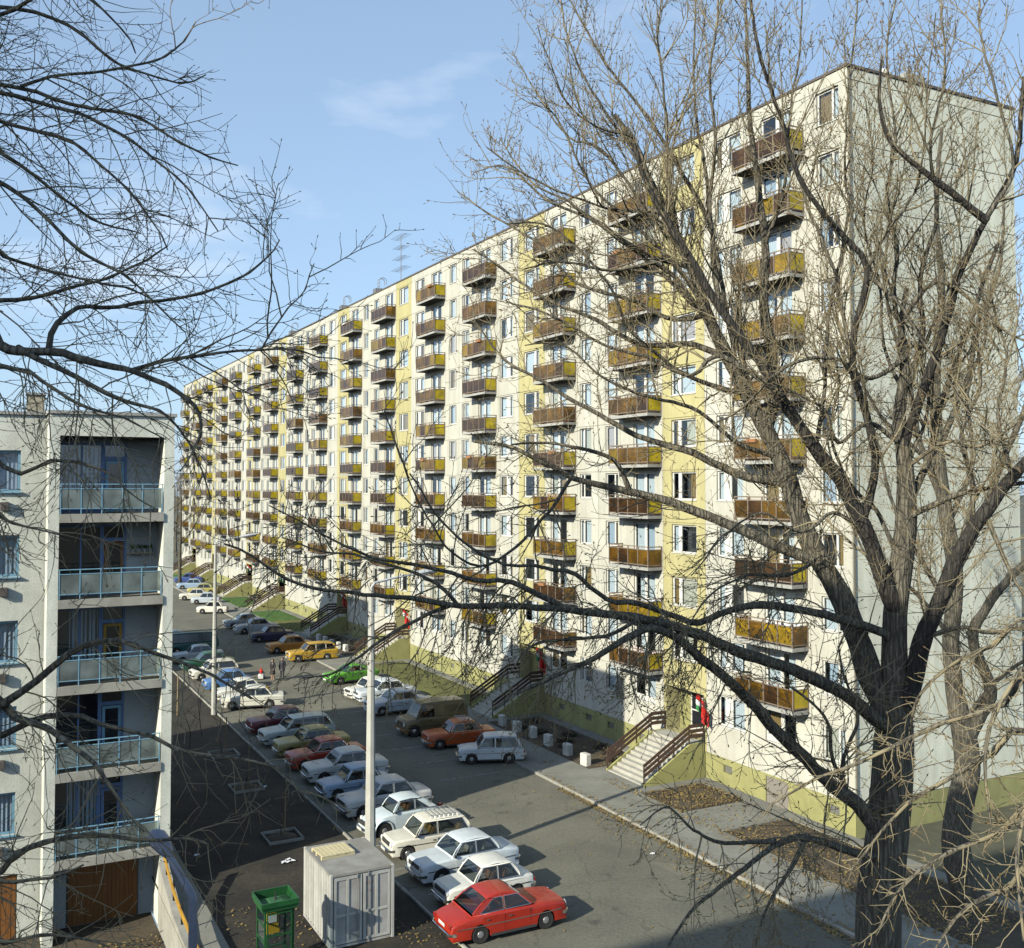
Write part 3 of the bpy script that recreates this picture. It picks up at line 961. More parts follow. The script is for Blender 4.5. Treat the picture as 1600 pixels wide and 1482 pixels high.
# flags by the doors: each its own thing
def flag(s, z, tricolour, label, lean=.5):
    root = thing('flag', label, 'flag', fp(s, .02, z), FROT, 'flags hung beside the entrances')
    b = MB(); b.tube([(0, 0, 0), (0, .75, .85)], .016, 6)
    build('pole', b, M['rail_board'], root)
    b = MB()
    n, mseg = 9, 8
    def P(u, v):                              # u down the pole, v down the hanging cloth
        k = 1 - .72 * u
        return (.06 * math.sin(11 * u + 2.2 * v) * (.25 + v) + .05 * v, .75 * k - .10 * v * (1 - u) + .04 * math.sin(9 * u), .85 * k - v * (.95 - .25 * u))
    for j in range(mseg):
        for i in range(n):
            u0, u1 = j / mseg, (j + 1) / mseg
            b.quad(P(u0, i / n), P(u1, i / n), P(u1, (i + 1) / n), P(u0, (i + 1) / n), i // 3 if tricolour else 0)
    build('cloth', b, [M['red'], M['white'], M['green']], root)
names = ['nearest', 'second', 'third', 'fourth', 'fifth', 'sixth']
for ei, (s0, s1) in enumerate(stairs_s[:6]):
    flag(s0 - .12, 3.7, True, f'red white green flag by the {names[ei]} entrance stair of the long block')
    if ei in (0, 1, 2, 3):
        flag(s0 - .55, 3.15, False, f'plain red flag by the {names[ei]} entrance stair of the long block')

# roof furniture
def antenna(s, n, h, label, els=4):
    root = thing('roof_antenna', label, 'antenna', fp(s, n, 33.2), FROT, 'antennas on the long block')
    b = MB(); b.tube([(0, 0, 0), (0, 0, h)], .035, 6); build('mast', b, M['zinc'], root)
    for i in range(els):
        z = h * (.38 + .6 * i / max(1, els - 1)); L = 1.6 - .25 * (i % 3)
        b = MB(); b.tube([(-L, .1, z), (L, -.1, z)], .02, 5)
        for j in range(-3, 4):
            b.tube([(L * j / 3.5, -.5, z), (L * j / 3.5, .5, z)], .012, 4)
        build('aerial', b, M['zinc'], root)
antenna(56.2, -1.5, 5.0, 'tall mast antenna with four aerials on the roof of the long block')
antenna(112, -4, 3.6, 'small two armed antenna on the far part of the roof', 2)
def hoop(s, label):
    root = thing('roof_ladder', label, 'ladder', fp(s, -1.0, 33.2), FROT, 'roof ladders')
    for dx in (0, .5):
        b = MB()
        b.tube([(dx, 0, 0), (dx, 0, 1.5)] + [(dx, -.35 + .35 * math.cos(a), 1.5 + .35 * math.sin(a)) for a in (.5, 1.0, 1.57, 2.1, 2.6, 3.14)] + [(dx, -.7, 1.2)], .03, 6)
        build('rail', b, M['zinc'], root)
    for z in (.3, .65, 1.0, 1.35):
        b = MB(); b.tube([(0, 0, z), (.5, 0, z)], .018, 5); build('rung', b, M['zinc'], root)
    b = MB(); b.box(1.0, 1.9, -.8, 0, 0, 1.0); build('hatch', b, M['zinc'], root)
for s, nm in ((31.5, 'hooped roof ladder and hatch nearest the tall tree'), (60.5, 'hooped roof ladder and hatch beside the tall mast antenna'), (71, 'hooped roof ladder and hatch left of the tall mast antenna'), (91, 'hooped roof ladder and hatch on the far half of the roof'), (108, 'hooped roof ladder and hatch at the far end of the roof')):
    hoop(s, nm)
vroot = thing('roof_vent', 'grey vent box with white cowl on the roof above the gable', 'vent', fp(1.2, -4.6, 33.2), FROT)
b = MB(); b.bbox(-.5, .5, -1.2, .2, 0, .75, .04); build('box', b, M['slab'], vroot)
b = MB(); b.lathe([(.16, 0), (.16, .5), (.34, .55), (.34, .66), (.1, .9)], 'z', (0, 1.0, .0), 12); build('cowl', b, M['white_conc'], vroot, smooth=True)

# ================================================================== the house on the left and its twin behind
LZ = [13.75, 10.68, 7.6, 4.53, 1.47]        # middle of each balcony slab
def left_house(label, offset, detailed):
    root = thing('apartment_house', label, 'building', LEFT + offset, LROT)
    LEN, DEP, TOP = 24.0, 14.3, 17.5
    PB = 4.30                                # the loggia bay runs to here and stands forward
    FW = 0.0
    SET = -1.25                              # the plain wall to the left stands back
    b = MB()
    b.box(.02, LEN, -DEP, -3.0, -1.4, TOP - .02)         # body
    build('body', b, M['render'], root)
    # side wall of the loggia bay and its left pier
    b = MB(); b.box(0, .36, -3.0, FW, -1.4, TOP); build('end_wall', b, M['render'], root)
    b = MB(); b.box(3.94, PB, -3.0, FW, -1.4, TOP); build('pier', b, M['render'], root)
    b = MB(); b.box(.36, 3.94, -3.0, FW, 16.72, TOP); build('attic_wall', b, M['render'], root)
    b = MB(); b.box(.36, 3.94, -3.0, -1.55, -1.4, 16.72); build('loggia_back', b, M['loggia'], root)
    # plain wall with windows
    wins = []
    for z in LZ + [16.8]:
        pass
    holes = []
    for k, z in enumerate(LZ):
        holes.append((.86, 2.9, z + .95, z + 2.45)); holes.append((4.2, 6.2, z + .95, z + 2.45)); holes.append((8.6, 10.6, z + .95, z + 2.45))
    w = LEN - PB
    pb = holed(w, -1.4, TOP, holes + [(.75, 3.4, -1.35, 1.0), (4.1, 6.8, -1.35, 1.0), (8.0, 10.8, -1.35, 1.0)], .2, 0.0)
    build('front_wall', pb, M['render'], root, (PB, SET, 0))
    b = MB(); b.box(PB, LEN, -2.98, SET - .5, -1.39, TOP - .05); build('inner_wall', b, M['dark_room'], root)
    b = MB(); b.box(-.08, PB + .06, -DEP - .05, .08, TOP + .002, TOP + .12); b.box(PB + .06, LEN, -DEP - .05, SET + .08, TOP + .002, TOP + .12)
    build('roof_edge', b, M['slab'], root)
    for cx in (4.55, 13.0):
        b = MB(); b.box(cx - .31, cx + .31, -5.0, -4.4, TOP + .12, TOP + 1.0)
        c = build('chimney', b, M['brick'], root)
        b = MB(); b.box(cx - .37, cx + .37, -5.06, -4.34, TOP + 1.002, TOP + 1.08); build('cap', b, M['slab'], c)
    if not detailed:
        return root
    # windows of the plain wall
    for (x0, x1, z0, z1) in holes:
        x0 += PB; x1 += PB
        b = MB()
        t = .09
        b.box(x0, x0 + t, -.08, 0, z0, z1); b.box(x1 - t, x1, -.08, 0, z0, z1); b.box(x0 + t, x1 - t, -.08, 0, z1 - t, z1); b.box(x0 + t, x1 - t, -.08, 0, z0, z0 + t)
        b.box(x0 + 1.05, x0 + 1.14, -.08, 0, z0 + t, z1 - t)
        b.box(x0 - .05, x1 + .05, .002, .2, z0 - .05, z0 - .005)
        wo = build('window', b, M['light_blue'], root, (0, SET - .1, 0))
        for a, c in ((x0 + t, x0 + 1.05), (x0 + 1.14, x1 - t)):
            b = MB(); b.box(a, c, -.05, -.04, z0 + t, z1 - t); build('pane', b, M['pane'], wo)
        cb = curtain_mesh(x1 - x0 - .2, z1 - z0, int(z0 * 10)); build('curtain', cb, CURT[4], wo, (x0 + .1, -.15, z0 + .05))
    for z in LZ:
        b = MB(); b.bbox(5.52, 5.82, 0, .18, z + .28, z + .58, .02)
        build('heater_vent', b, M['flashing'], root, (0, SET, 0))
    # garages
    for gx0, gx1, y in ((.95, 3.35, -1.549),):
        b = MB(); b.box(gx0 - .06, gx1 + .06, y - .3, y + .02, -1.33, 1.0); g = build('garage_door', b, M['flashing'], root)
        for i in range(16):
            b = MB(); x = gx0 + (gx1 - gx0) * i / 16
            b.box(x + .004, x + (gx1 - gx0) / 16 - .004, y + .021, y + .06 + (.008 if i % 2 else 0), -1.3, .92)
            build('board', b, M['garage'], g)
    for gx0, gx1 in ((PB + .78, PB + 3.37), (PB + 4.13, PB + 6.77), (PB + 8.03, PB + 10.77)):
        b = MB(); b.box(gx0 - .02, gx1 + .02, SET - .22, SET - .17, -1.33, .99); g = build('garage_door', b, M['flashing'], root)
        for i in range(16):
            b = MB(); x = gx0 + (gx1 - gx0) * i / 16
            b.box(x + .004, x + (gx1 - gx0) / 16 - .004, SET - .169, SET - .10 + (.008 if i % 2 else 0), -1.3, .97)
            build('board', b, M['garage'], g)
    # loggias
    for k, z in enumerate(LZ):
        b = MB(); b.box(.361, 3.939, -1.549, .05, z - .16, z + .15)
        lo = build('loggia_floor', b, M['concrete'], root)
        fz = z + .15
        # window wall: big window, post, door with light over
        fr = MB(); y0, y1 = -1.549, -1.47
        top = fz + 2.62
        fr.box(3.86, 3.935, y0, y1, fz, top); fr.box(3.06, 3.12, y0, y1, fz + .1, top - .08)
        fr.box(2.28, 2.42, y0, y1, fz, top); fr.box(1.50, 1.58, y0, y1, fz, top)
        fr.box(1.58, 2.28, y0, y1, fz + 1.98, fz + 2.12); fr.box(1.58, 3.86, y0, y1 - .004, top - .08, top + .0)
        fr.box(2.42, 3.86, y0, y1 - .004, fz, fz + .42)
        wf = build('loggia_window', fr, M['blue_frame'], root)
        for a, c, za, zb in ((2.42, 3.06, fz + .42, top - .08), (3.12, 3.86, fz + .42, top - .08), (1.58, 2.28, fz + 2.12, top - .08)):
            b = MB(); b.box(a, c, y0 + .03, y0 + .04, za, zb); build('pane', b, M['car_glass'] if k in (1, 3) else M['pane'], wf)
        b = MB(); b.box(1.585, 3.85, y0 + .004, y0 + .006, fz, top - .09); build('room', b, M['dark_room'], wf)
        if k in (0, 2, 4):
            cb = curtain_mesh(1.0 if k else 1.4, 2.1, k); build('curtain', cb, CURT[4], wf, (2.44, y0 + .06, fz + .42))
        dr = MB(); dr.box(1.60, 1.70, y1 - .01, y1 + .03, fz + .02, fz + 1.96); dr.box(2.16, 2.26, y1 - .01, y1 + .03, fz + .02, fz + 1.96)
        dr.box(1.70, 2.16, y1 - .01, y1 + .03, fz + 1.86, fz + 1.96); dr.box(1.70, 2.16, y1 - .01, y1 + .03, fz + .02, fz + .5)
        do = build('loggia_door', dr, (M['light_blue'], M['seat'], M['rail_yel'], M['light_blue'], M['blue_frame'])[k], root)
        b = MB(); b.box(1.70, 2.16, y1, y1 + .01, fz + .5, fz + 1.86); build('pane', b, M['car_glass'], do)
        # rail with frosted sheets
        rl = MB()
        xs = [.42, 1.12, 1.82, 2.52, 3.22, 3.90]
        for x in xs:
            rl.box(x - .016, x + .016, -.030, .005, fz - .08, fz + 1.06)
        rl.box(.38, 3.93, -.035, .010, fz + 1.06, fz + 1.09)
        rl.box(.40, 3.92, -.033, .008, fz + .90, fz + .925); rl.box(.40, 3.92, -.033, .008, fz + .175, fz + .20)
        ro = build('loggia_railing', rl, M['light_blue'], root)
        for i in range(5):
            b = MB(); b.box(xs[i] + .026, xs[i + 1] - .026, -.018, -.008, fz + .202, fz + .898); build('sheet', b, M['frosted'], ro)
    z = LZ[1] + .15
    b = MB(); b.box(.5, 1.4, -1.54, -1.30, z + 1.5, z + 1.54)
    sh = build('plant_shelf', b, M['pine'], root)
    for i in range(4):
        x = .6 + .22 * i
        b = MB(); b.lathe([(.05, 0), (.075, .14)], 'z', (x, -1.42, z + 1.541), 10); build('flower_pot', b, M['white_conc'], sh)
        b = MB()
        for j in range(14):
            a = rng.uniform(0, 6.28); c = Vector((x, -1.42, z + 1.68)); u = Vector((math.cos(a), math.sin(a) * .4, rng.uniform(.4, 1.6))).normalized() * rng.uniform(.1, .25)
            v_ = Vector((-math.sin(a), math.cos(a), 0)) * .03
            b.quad(c - v_, c + u * .5 - v_, c + u, c + u * .5 + v_)
        build('pot_plant', b, M['lawn'], sh)
    return root
left_house('pale grey house with recessed balconies behind frosted pale blue railings', Vector((0, 0, 0)), True)
left_house('grey house standing behind the house with frosted balconies, hidden by it', DIR * 43.0, False)

# retaining wall of the drive with its ochre guard plank
rw = thing('retaining_wall', 'sunlit concrete retaining wall beside the sunken garage drive', 'wall', LEFT, LROT)
b = MB()
prof = [(0.06, -1.45), (0.06, 1.05), (1.2, .75), (3.0, .30), (5.0, .16), (9.0, .10), (9.0, -1.45)]
b.rings([[(.08, y, z) for y, z in prof], [(.41, y, z) for y, z in prof]], cap0=True, cap1=True)
build('wall', b, M['concrete'], rw)
gr = thing('guard_rail', 'ochre plank guard rail on dark posts along the retaining wall', 'guard rail', lp(.25, 0), LROT)
for y, z in ((.9, .85), (2.4, .46), (4.0, .24), (5.6, .14), (7.2, .12)):
    b = MB(); b.box(-.03, .03, y - .03, y + .03, z, z + .72); build('post', b, M['black'], gr)
for y0, z0, y1, z1 in ((.6, 1.52, 2.4, 1.02), (2.42, 1.02, 4.0, .82), (4.02, .80, 5.6, .74), (5.62, .74, 8.0, .72)):
    b = MB()
    b.rings([[(.032, y0, z0 - .22), (.07, y0, z0 - .22), (.07, y0, z0), (.032, y0, z0)], [(.032, y1, z1 - .22), (.07, y1, z1 - .22), (.07, y1, z1), (.032, y1, z1)]], cap0=True, cap1=True)
    build('plank', b, M['rail_yel'], gr)
b = MB(); b.quad(lp(-.02, -9, .016), lp(-.9, -9, .016), lp(-.9, 8, .016), lp(-.02, 8, .016))
kind(build('house_path', b, M['paving']), 'structure')

# unseen block, fitted to its shadow, stands behind and to the left of the camera; it shades the near ground
cb = thing('apartment_building', 'tall panel building standing behind the viewpoint, seen only by its shadow', 'building', (-22, -4, 0), LROT)
b = MB(); b.box(0, 29, 0, 9, 0, 31.0); build('wall', b, M['gable'], cb)
b = MB(); b.box(-.1, 29.1, -.1, 9.1, 31.002, 31.2); build('roof', b, M['flashing'], cb)
# ================================================================== cars
PAINT = {}
def paint(rgb):
    if rgb not in PAINT:
        PAINT[rgb] = material('car_paint', rgb, 0.42, spec=0.5, coat=0.25, var=0.10, scale=1.6, fine=0.05, fscale=9)
    return PAINT[rgb]

def arch(cx, r, n=9, zc=None):
    """wheel arch points going from rear to front, x decreasing... listed front first when reversed"""
    zc = r if zc is None else zc
    return [(cx + r * math.cos(a), zc + r * math.sin(a)) for a in [math.pi * i / n for i in range(n + 1)]]

def car_meshes(sp):
    """all parts of one kind of car; x forward, z up, wheels on z=0"""
    L, Wd, wb, fo, wr_ = sp['L'], sp['W'], sp['wb'], sp['fo'], sp['wr']
    xf = L / 2; xr = -L / 2
    ax = [xf - fo, xf - fo - wb]
    sill = sp.get('sill', .22)
    ra = wr_ + .045
    top = sp['top']                      # upper outline of the lower body, front to rear, x from nose
    top = [(xf - x, z) for x, z in top]
    under = []
    under += [(xr, sill + .10), (xr + .06, sill)]
    for cx in (ax[1], ax[0]):
        pts = [(cx - ra * math.cos(a), wr_ + ra * math.sin(a)) for a in [math.pi * i / 10 for i in range(11)]]
        pts = [(cx - ra, sill)] + [p for p in pts if p[1] > sill + .01] + [(cx + ra, sill)]
        under += pts
    under += [(xf - .06, sill), (xf, sill + .10)]
    outline = top + under                # front top ... rear top, then rear bottom -> front bottom
    nt = len(top)
    def taper(x):
        t = abs(x) / (L / 2)
        return 1 - sp.get('taper', .10) * t ** 3
    slices = []
    for t, ins in ((-1, .075), (-.975, .038), (-.92, .012), (-.8, 0), (0, -.012), (.8, 0), (.92, .012), (.975, .038), (1, .075)):
        ring = []
        for i, (x, z) in enumerate(outline):
            if i < nt or x in (xr, xf):
                kx = (L / 2 - ins * 1.1) / (L / 2) if abs(x) > L / 2 - .35 else 1
                zz = z - max(0, ins) * (1.0 if i < nt else 0) - min(0, ins) * (1 if i < nt else 0)
                ring.append((x * kx, t * Wd / 2 * taper(x), zz))
            else:
                ring.append((x, t * Wd / 2 * taper(x), z))
        slices.append(ring)
    body = MB(); body.rings(slices, cap0=True, cap1=True)
    # shoulder line below which the door skins sit
    P = {'body': (body.mesh('body', M['chrome'], smooth=True, angle=34), None)}
    # cabin
    c = sp['cab']                        # x of: base front, roof front, roof rear, base rear ; z belt, roof ; half widths
    bx = [xf - v for v in c['x']]; zb, zr = c['zb'], c['zr']; wbt, wrf = c['wb'] / 2, c['wr'] / 2
    prof = [(bx[0], zb), ((bx[0] * .5 + bx[1] * .5), zb * .5 + zr * .5 + .012), (bx[1], zr - .045), (bx[1] - .13, zr), ((bx[1] + bx[2]) / 2, zr + .028), (bx[2] + .13, zr), (bx[2], zr - .045), ((bx[2] + bx[3]) / 2, (zb + zr) / 2 + .012), (bx[3], zb)]
    def halfw(z):
        u = min(1, max(0, (z - zb) / (zr - zb)))
        return wbt + (wrf - wbt) * (u ** 1.25)
    sl = []
    for t, dz in ((-1, .035), (-.95, .008), (-.8, 0), (0, -.008), (.8, 0), (.95, .008), (1, .035)):
        sl.append([(x, t * halfw(z), z - (dz if z > zr - .06 else 0)) for x, z in prof])
    # roof skin only: the glass below is open between its pillars
    cab = MB(); cab.rings([r[2:7] for r in sl], closed=False)
    def sidequad(pts, side, name, mat, off=.006, th=.0):
        b = MB()
        q = [(x, side * (halfw(z) + off), z) for x, z in pts]
        if side > 0:
            q = q[::-1]
        b.poly(q)
        return b
    zl, zh = zb + .035, zr - .085
    def xfront(z):
        return bx[0] + (bx[1] - bx[0]) * (z - zb) / (zr - zb)
    def xrear(z):
        return bx[3] + (bx[2] - bx[3]) * (z - zb) / (zr - zb)
    posts = [xf - v for v in c['posts']]
    cuts = [None] + posts + [None]
    glass = []
    for i in range(len(cuts) - 1):
        a, b_ = cuts[i], cuts[i + 1]
        f = (lambda z: xfront(z) - .09) if a is None else (lambda z, a=a: a - .028)
        g = (lambda z: xrear(z) + c.get('qp', .11)) if b_ is None else (lambda z, b_=b_: b_ + .028)
        if f(zl) - g(zl) < .12:
            continue
        pts = [(f(zl), zl), (f(zh), zh), (g(zh), zh), (g(zl), zl)]
        glass.append(pts)
    zt_ = zr - .045
    side_pts = lambda x, z, sd: (x, sd * halfw(z), z)
    def skin(pts, sd):
        q = [side_pts(x, z, sd) for x, z in pts]
        cab.poly(q if sd < 0 else q[::-1])
    bent = {}
    bent['f'] = [(bx[0], zb - .01), ((bx[0] + bx[1]) / 2, (zb + zr) / 2 + .012), (bx[1], zt_)]
    bent['r'] = [(bx[3], zb - .01), ((bx[2] + bx[3]) / 2, (zb + zr) / 2 + .012), (bx[2], zt_)]
    def edge(k, z):
        (xa, za), (xm, zm), (xb_, zb_) = bent[k]
        return xa + (xm - xa) * (z - za) / (zm - za) if z < zm else xm + (xb_ - xm) * (z - zm) / (zb_ - zm)
    levels = [zb - .01, zl, (zb + zr) / 2 + .012, zh, zt_]
    for sd in (1, -1):
        skin([(edge('f', zb - .01), zb - .01), (edge('f', zl), zl), (edge('r', zl), zl), (edge('r', zb - .01), zb - .01)], sd)
        skin([(edge('f', zh), zh), (edge('f', zt_), zt_), (edge('r', zt_), zt_), (edge('r', zh), zh)], sd)
        cab.quad(*[(x, sd * y, z) for x, y, z in ((edge('f', zt_), halfw(zt_), zt_), (edge('r', zt_), halfw(zt_), zt_), (bx[2] + .13, halfw(zr), zr - .035), (bx[1] - .13, halfw(zr), zr - .035))])
        bars = []
        for i, pts in enumerate(glass):
            if i == 0:
                bars.append(([(edge('f', zl), zl), (edge('f', levels[2]), levels[2]), (edge('f', zh), zh)], pts[1], pts[0]))
            else:
                bars.append(([(glass[i - 1][3][0], zl), (glass[i - 1][2][0], zh)], pts[1], pts[0]))
        for head, p1, p0 in bars:
            skin(head + [p1, p0], sd)
        skin([glass[-1][3], glass[-1][2], (edge('r', zh), zh), (edge('r', levels[2]), levels[2]), (edge('r', zl), zl)], sd)
    def on(k, u):
        (xa, za), (xm, zm), (xb_, zb_) = bent[k]
        return (xa + (xm - xa) * u * 2, za + (zm - za) * u * 2) if u < .5 else (xm + (xb_ - xm) * (u - .5) * 2, zm + (zb_ - zm) * (u - .5) * 2)
    for k in ('f', 'r'):
        us = (0, .12, .5, .90, 1)
        for i in range(4):
            (x0_, z0_), (x1_, z1_) = on(k, us[i]), on(k, us[i + 1])
            w0_, w1_ = halfw(z0_), halfw(z1_)
            if i in (0, 3):
                cab.quad((x0_, -w0_, z0_), (x0_, w0_, z0_), (x1_, w1_, z1_), (x1_, -w1_, z1_))
            else:
                for sd in (1, -1):
                    cab.quad((x0_, sd * (w0_ - .07), z0_), (x0_, sd * w0_, z0_), (x1_, sd * w1_, z1_), (x1_, sd * (w1_ - .07), z1_))
    P['cabin'] = (cab.mesh('cabin', M['chrome'], smooth=True, angle=38), None)
    gm = sp.get('glass', M['auto_glass'])
    for i, pts in enumerate(glass):
        for side in (1, -1):
            P[f'side_window_{i}_{side}'] = (sidequad(pts, side, 'side_window', None, off=-.004).mesh('side_window', gm), 'glass')
            tb_ = MB()
            q = [Vector((x, side * (halfw(z) + .004), z)) for x, z in pts]
            for j in range(4):
                tb_.tube([q[j], q[(j + 1) % 4]], .011, 4)
            P[f'window_trim_{i}_{side}'] = (tb_.mesh('window_trim', sp.get('trim', M['chrome'])), 'trim')
    for key, k, sgn in (('windscreen', 'f', 1), ('rear_window', 'r', -1)):
        b = MB()
        us = (.12, .32, .5, .7, .90)
        for i in range(4):
            (x0_, z0_), (x1_, z1_) = on(k, us[i]), on(k, us[i + 1])
            w0_, w1_ = halfw(z0_) - .06, halfw(z1_) - .06
            q = [(x0_ - sgn * .004, -w0_, z0_), (x0_ - sgn * .004, w0_, z0_), (x1_ - sgn * .004, w1_, z1_), (x1_ - sgn * .004, -w1_, z1_)]
            b.quad(*(q if sgn > 0 else q[::-1]))
        P[key] = (b.mesh(key, gm), 'glass')
    # dark inside at belt height, seats, wheel
    b = MB(); b.quad((bx[0] - .05, -wbt + .03, zb + .015), (bx[0] - .05, wbt - .03, zb + .015), (bx[3] + .05, wbt - .03, zb + .015), (bx[3] + .05, -wbt + .03, zb + .015))
    P['interior'] = (b.mesh('interior', M['black']), 'inside')
    xs0 = bx[1] - .28
    for side in (1, -1):
        b = MB(); b.rings([[(x, side * .33 + y, z) for x, z in ((xs0, zb), (xs0 - .14, zb + .27), (xs0 - .24, zb + .27), (xs0 - .14, zb))] for y in (-.22, .22)], cap0=True, cap1=True)
        P[f'seat_{side}'] = (b.mesh('seat', sp.get('seat', M['seat'])), 'inside')
    xr0 = bx[2] + .30
    if xr0 < xs0 - .45:
        b = MB(); b.rings([[(x, y, z) for x, z in ((xr0, zb), (xr0 - .13, zb + .22), (xr0 - .23, zb + .22), (xr0 - .14, zb))] for y in (-.52, .52)], cap0=True, cap1=True)
        P['rear_bench'] = (b.mesh('rear_bench', sp.get('seat', M['seat'])), 'inside')
    b = MB()
    b.tube([(bx[1] + .02 + .05 * math.sin(a), .33 + .17 * math.cos(a), zb + .10 + .14 * math.sin(a)) for a in [2 * math.pi * j / 12 for j in range(13)]], .013, 5)
    P['steering_wheel'] = (b.mesh('steering_wheel', M['black']), 'inside')
    b = MB(); b.box(bx[0] - .16, bx[0] - .06, wbt + .02, wbt + .12, zb + .03, zb + .12)
    P['mirror'] = (b.mesh('mirror', M['chrome']), 'trim')
    # doors: thin skins just proud of the side, so that the gaps show
    for i, (x0, x1) in enumerate(sp['doors']):
        for side in (1, -1):
            b = MB()
            xa, xb_ = xf - x0, xf - x1
            zt = zb - .075; zl2 = sill + .07
            y = lambda x: side * (Wd / 2 * taper(x) + .004)
            pts = [(xa, zl2), (xa, zt), (xb_, zt), (xb_, zl2)]
            # leave wheel arch clear at the rear lower corner
            if xb_ < ax[1] + ra:
                pts = [(xa, zl2), (xa, zt), (xb_, zt), (xb_, wr_ + ra * .9), (ax[1] + ra * .9, wr_ + .1), (ax[1] + ra + .03, zl2)]
            q = [(x, y(x), z) for x, z in pts]
            qi = [(x, y(x) - side * .012, z) for x, z in pts]
            b.rings([qi, q], cap1=True)
            P[f'door_{i}_{side}'] = (b.mesh('door', M['chrome']), 'door')
            hb = MB(); hx = xb_ + .10; hb.box(hx, hx + .13, min(y(hx), y(hx) + side * .03), max(y(hx), y(hx) + side * .03), zt - .10, zt - .075)
            P[f'handle_{i}_{side}'] = (hb.mesh('handle', M['chrome']), f'door_{i}_{side}')
    for side in (1, -1):
        b = MB()
        xs_ = [xf - .25 - (L - .45) * i / 8 for i in range(9)]
        z_ = sp.get('strip', .58)
        rings = []
        for x in xs_:
            y = side * (Wd / 2 * taper(x))
            rings.append([(x, y - side * .004, z_ - .014), (x, y + side * .012, z_ - .014), (x, y + side * .012, z_ + .014), (x, y - side * .004, z_ + .014)])
        b.rings([r for r in rings], cap0=True, cap1=True)
        if not sp.get('fenders'):
            P[f'side_strip_{side}'] = (b.mesh('side_strip', sp.get('trim', M['chrome'])), 'trim')
        b = MB()
        b.box(ax[1] + ra + .03, ax[0] - ra - .03, min(side * Wd / 2 * .99, side * (Wd / 2 + .006)), max(side * Wd / 2 * .99, side * (Wd / 2 + .006)), sill - .03, sill + .05)
        P[f'sill_{side}'] = (b.mesh('sill', M['grille']), 'trim')
    # wheels
    tb = MB(); tw = .075
    tb.lathe([(wr_ * .60, -tw * .8), (wr_ * .9, -tw), (wr_, -tw * .7), (wr_, tw * .7), (wr_ * .9, tw), (wr_ * .60, tw * .8)], 'y', sides=18)
    P['wheel'] = (tb.mesh('wheel', M['tyre'], smooth=True), 'wheel')
    hb = MB()
    hb.lathe([(wr_ * .62, -.02), (wr_ * .60, tw * .72), (wr_ * .42, tw * .60), (wr_ * .34, tw * .95), (0.01, tw * 1.1)], 'y', sides=18)
    P['hub'] = (hb.mesh('hub', M['hub'], smooth=True), 'hub')
    # bumpers
    for nm, x, sg in (('f', xf, 1), ('r', xr, -1)):
        b = MB(); z = sp.get('bz', .43); w = Wd / 2 * .97 * taper(xf)
        pts = [(x - sg * .42, -w - .035, z), (x - sg * .08, -w - .03, z), (x + sg * .07, -w * .86, z), (x + sg * .085, 0, z), (x + sg * .07, w * .86, z), (x - sg * .08, w + .03, z), (x - sg * .42, w + .035, z)]
        rings = []
        for p in pts:
            ring = []
            for dx, dz in ((-.02, -.055), (.022, -.045), (.03, 0), (.022, .045), (-.02, .055)):
                ring.append((p[0] + sg * dx, p[1], p[2] + dz))
            rings.append(ring)
        b.rings(rings, cap0=True, cap1=True)
        P['bumper_' + nm] = (b.mesh('bumper', sp.get('bumper', M['chrome']), smooth=True), 'bumper')
    # lamps, grille, plates
    hl = sp['lamp']                      # y, z, radius, inset
    for side in (1, -1):
        b = MB()
        b.lathe([(hl[2] * 1.12, -.06), (hl[2] * 1.12, .012), (hl[2], .02), (hl[2] * .6, .04), (.01, .048)], 'x', (xf - hl[3], side * hl[0], hl[1]), 14)
        P[f'headlight_{side}'] = (b.mesh('headlight', M['lens'], smooth=True), 'lamp')
        b = MB(); tz = sp.get('tz', .62); ty = Wd / 2 * .74
        b.box(xr - .012, xr + .12, side * ty - .09, side * ty + .09, tz - sp.get('th', .06), tz + sp.get('th', .06))
        P[f'tail_light_{side}'] = (b.mesh('tail_light', M['tail']), 'lamp')
    b = MB(); b.box(xf - .05, xf + .006, -hl[0] + hl[2] * 1.3, hl[0] - hl[2] * 1.3, hl[1] - .09, hl[1] + .07)
    P['grille'] = (b.mesh('grille', M['grille']), 'grille')
    b = MB(); b.box(xf + .115, xf + .12, -.24, .24, .36, .47)
    P['plate_f'] = (b.mesh('number_plate', M['plate']), 'plate')
    b = MB(); b.box(xr - .02, xr - .012, -.24, .24, .55, .66)
    P['plate_r'] = (b.mesh('number_plate', M['plate']), 'plate')
    if sp.get('fenders'):
        for i, (fx, rx) in enumerate(((ax[0] + .02, .50), (ax[1] - .03, .47))):
            for side in (1, -1):
                b = MB()
                rr = []
                for j in range(9):
                    v = j / 8
                    ring = []
                    for k in range(13):
                        a = math.pi * (-.06 + 1.12 * k / 12)
                        r = rx * math.sqrt(max(0.02, 1 - (1 - v) ** 2 * .98))if v < 1 else rx
                        ring.append((fx + math.cos(a) * (ra + .015 + (rx - ra) * (v if v < .6 else .6 - (v - .6) * .6)), side * (Wd / 2 - .34 + .36 * v), wr_ + math.sin(a) * (ra + .01 + .20 * (math.sin(math.pi * (.25 + .62 * v))))))
                    rr.append(ring)
                b.rings(rr, closed=False)
                P[f'fender_{i}_{side}'] = (b.mesh('fender', M['chrome'], smooth=True, angle=60), 'body2')
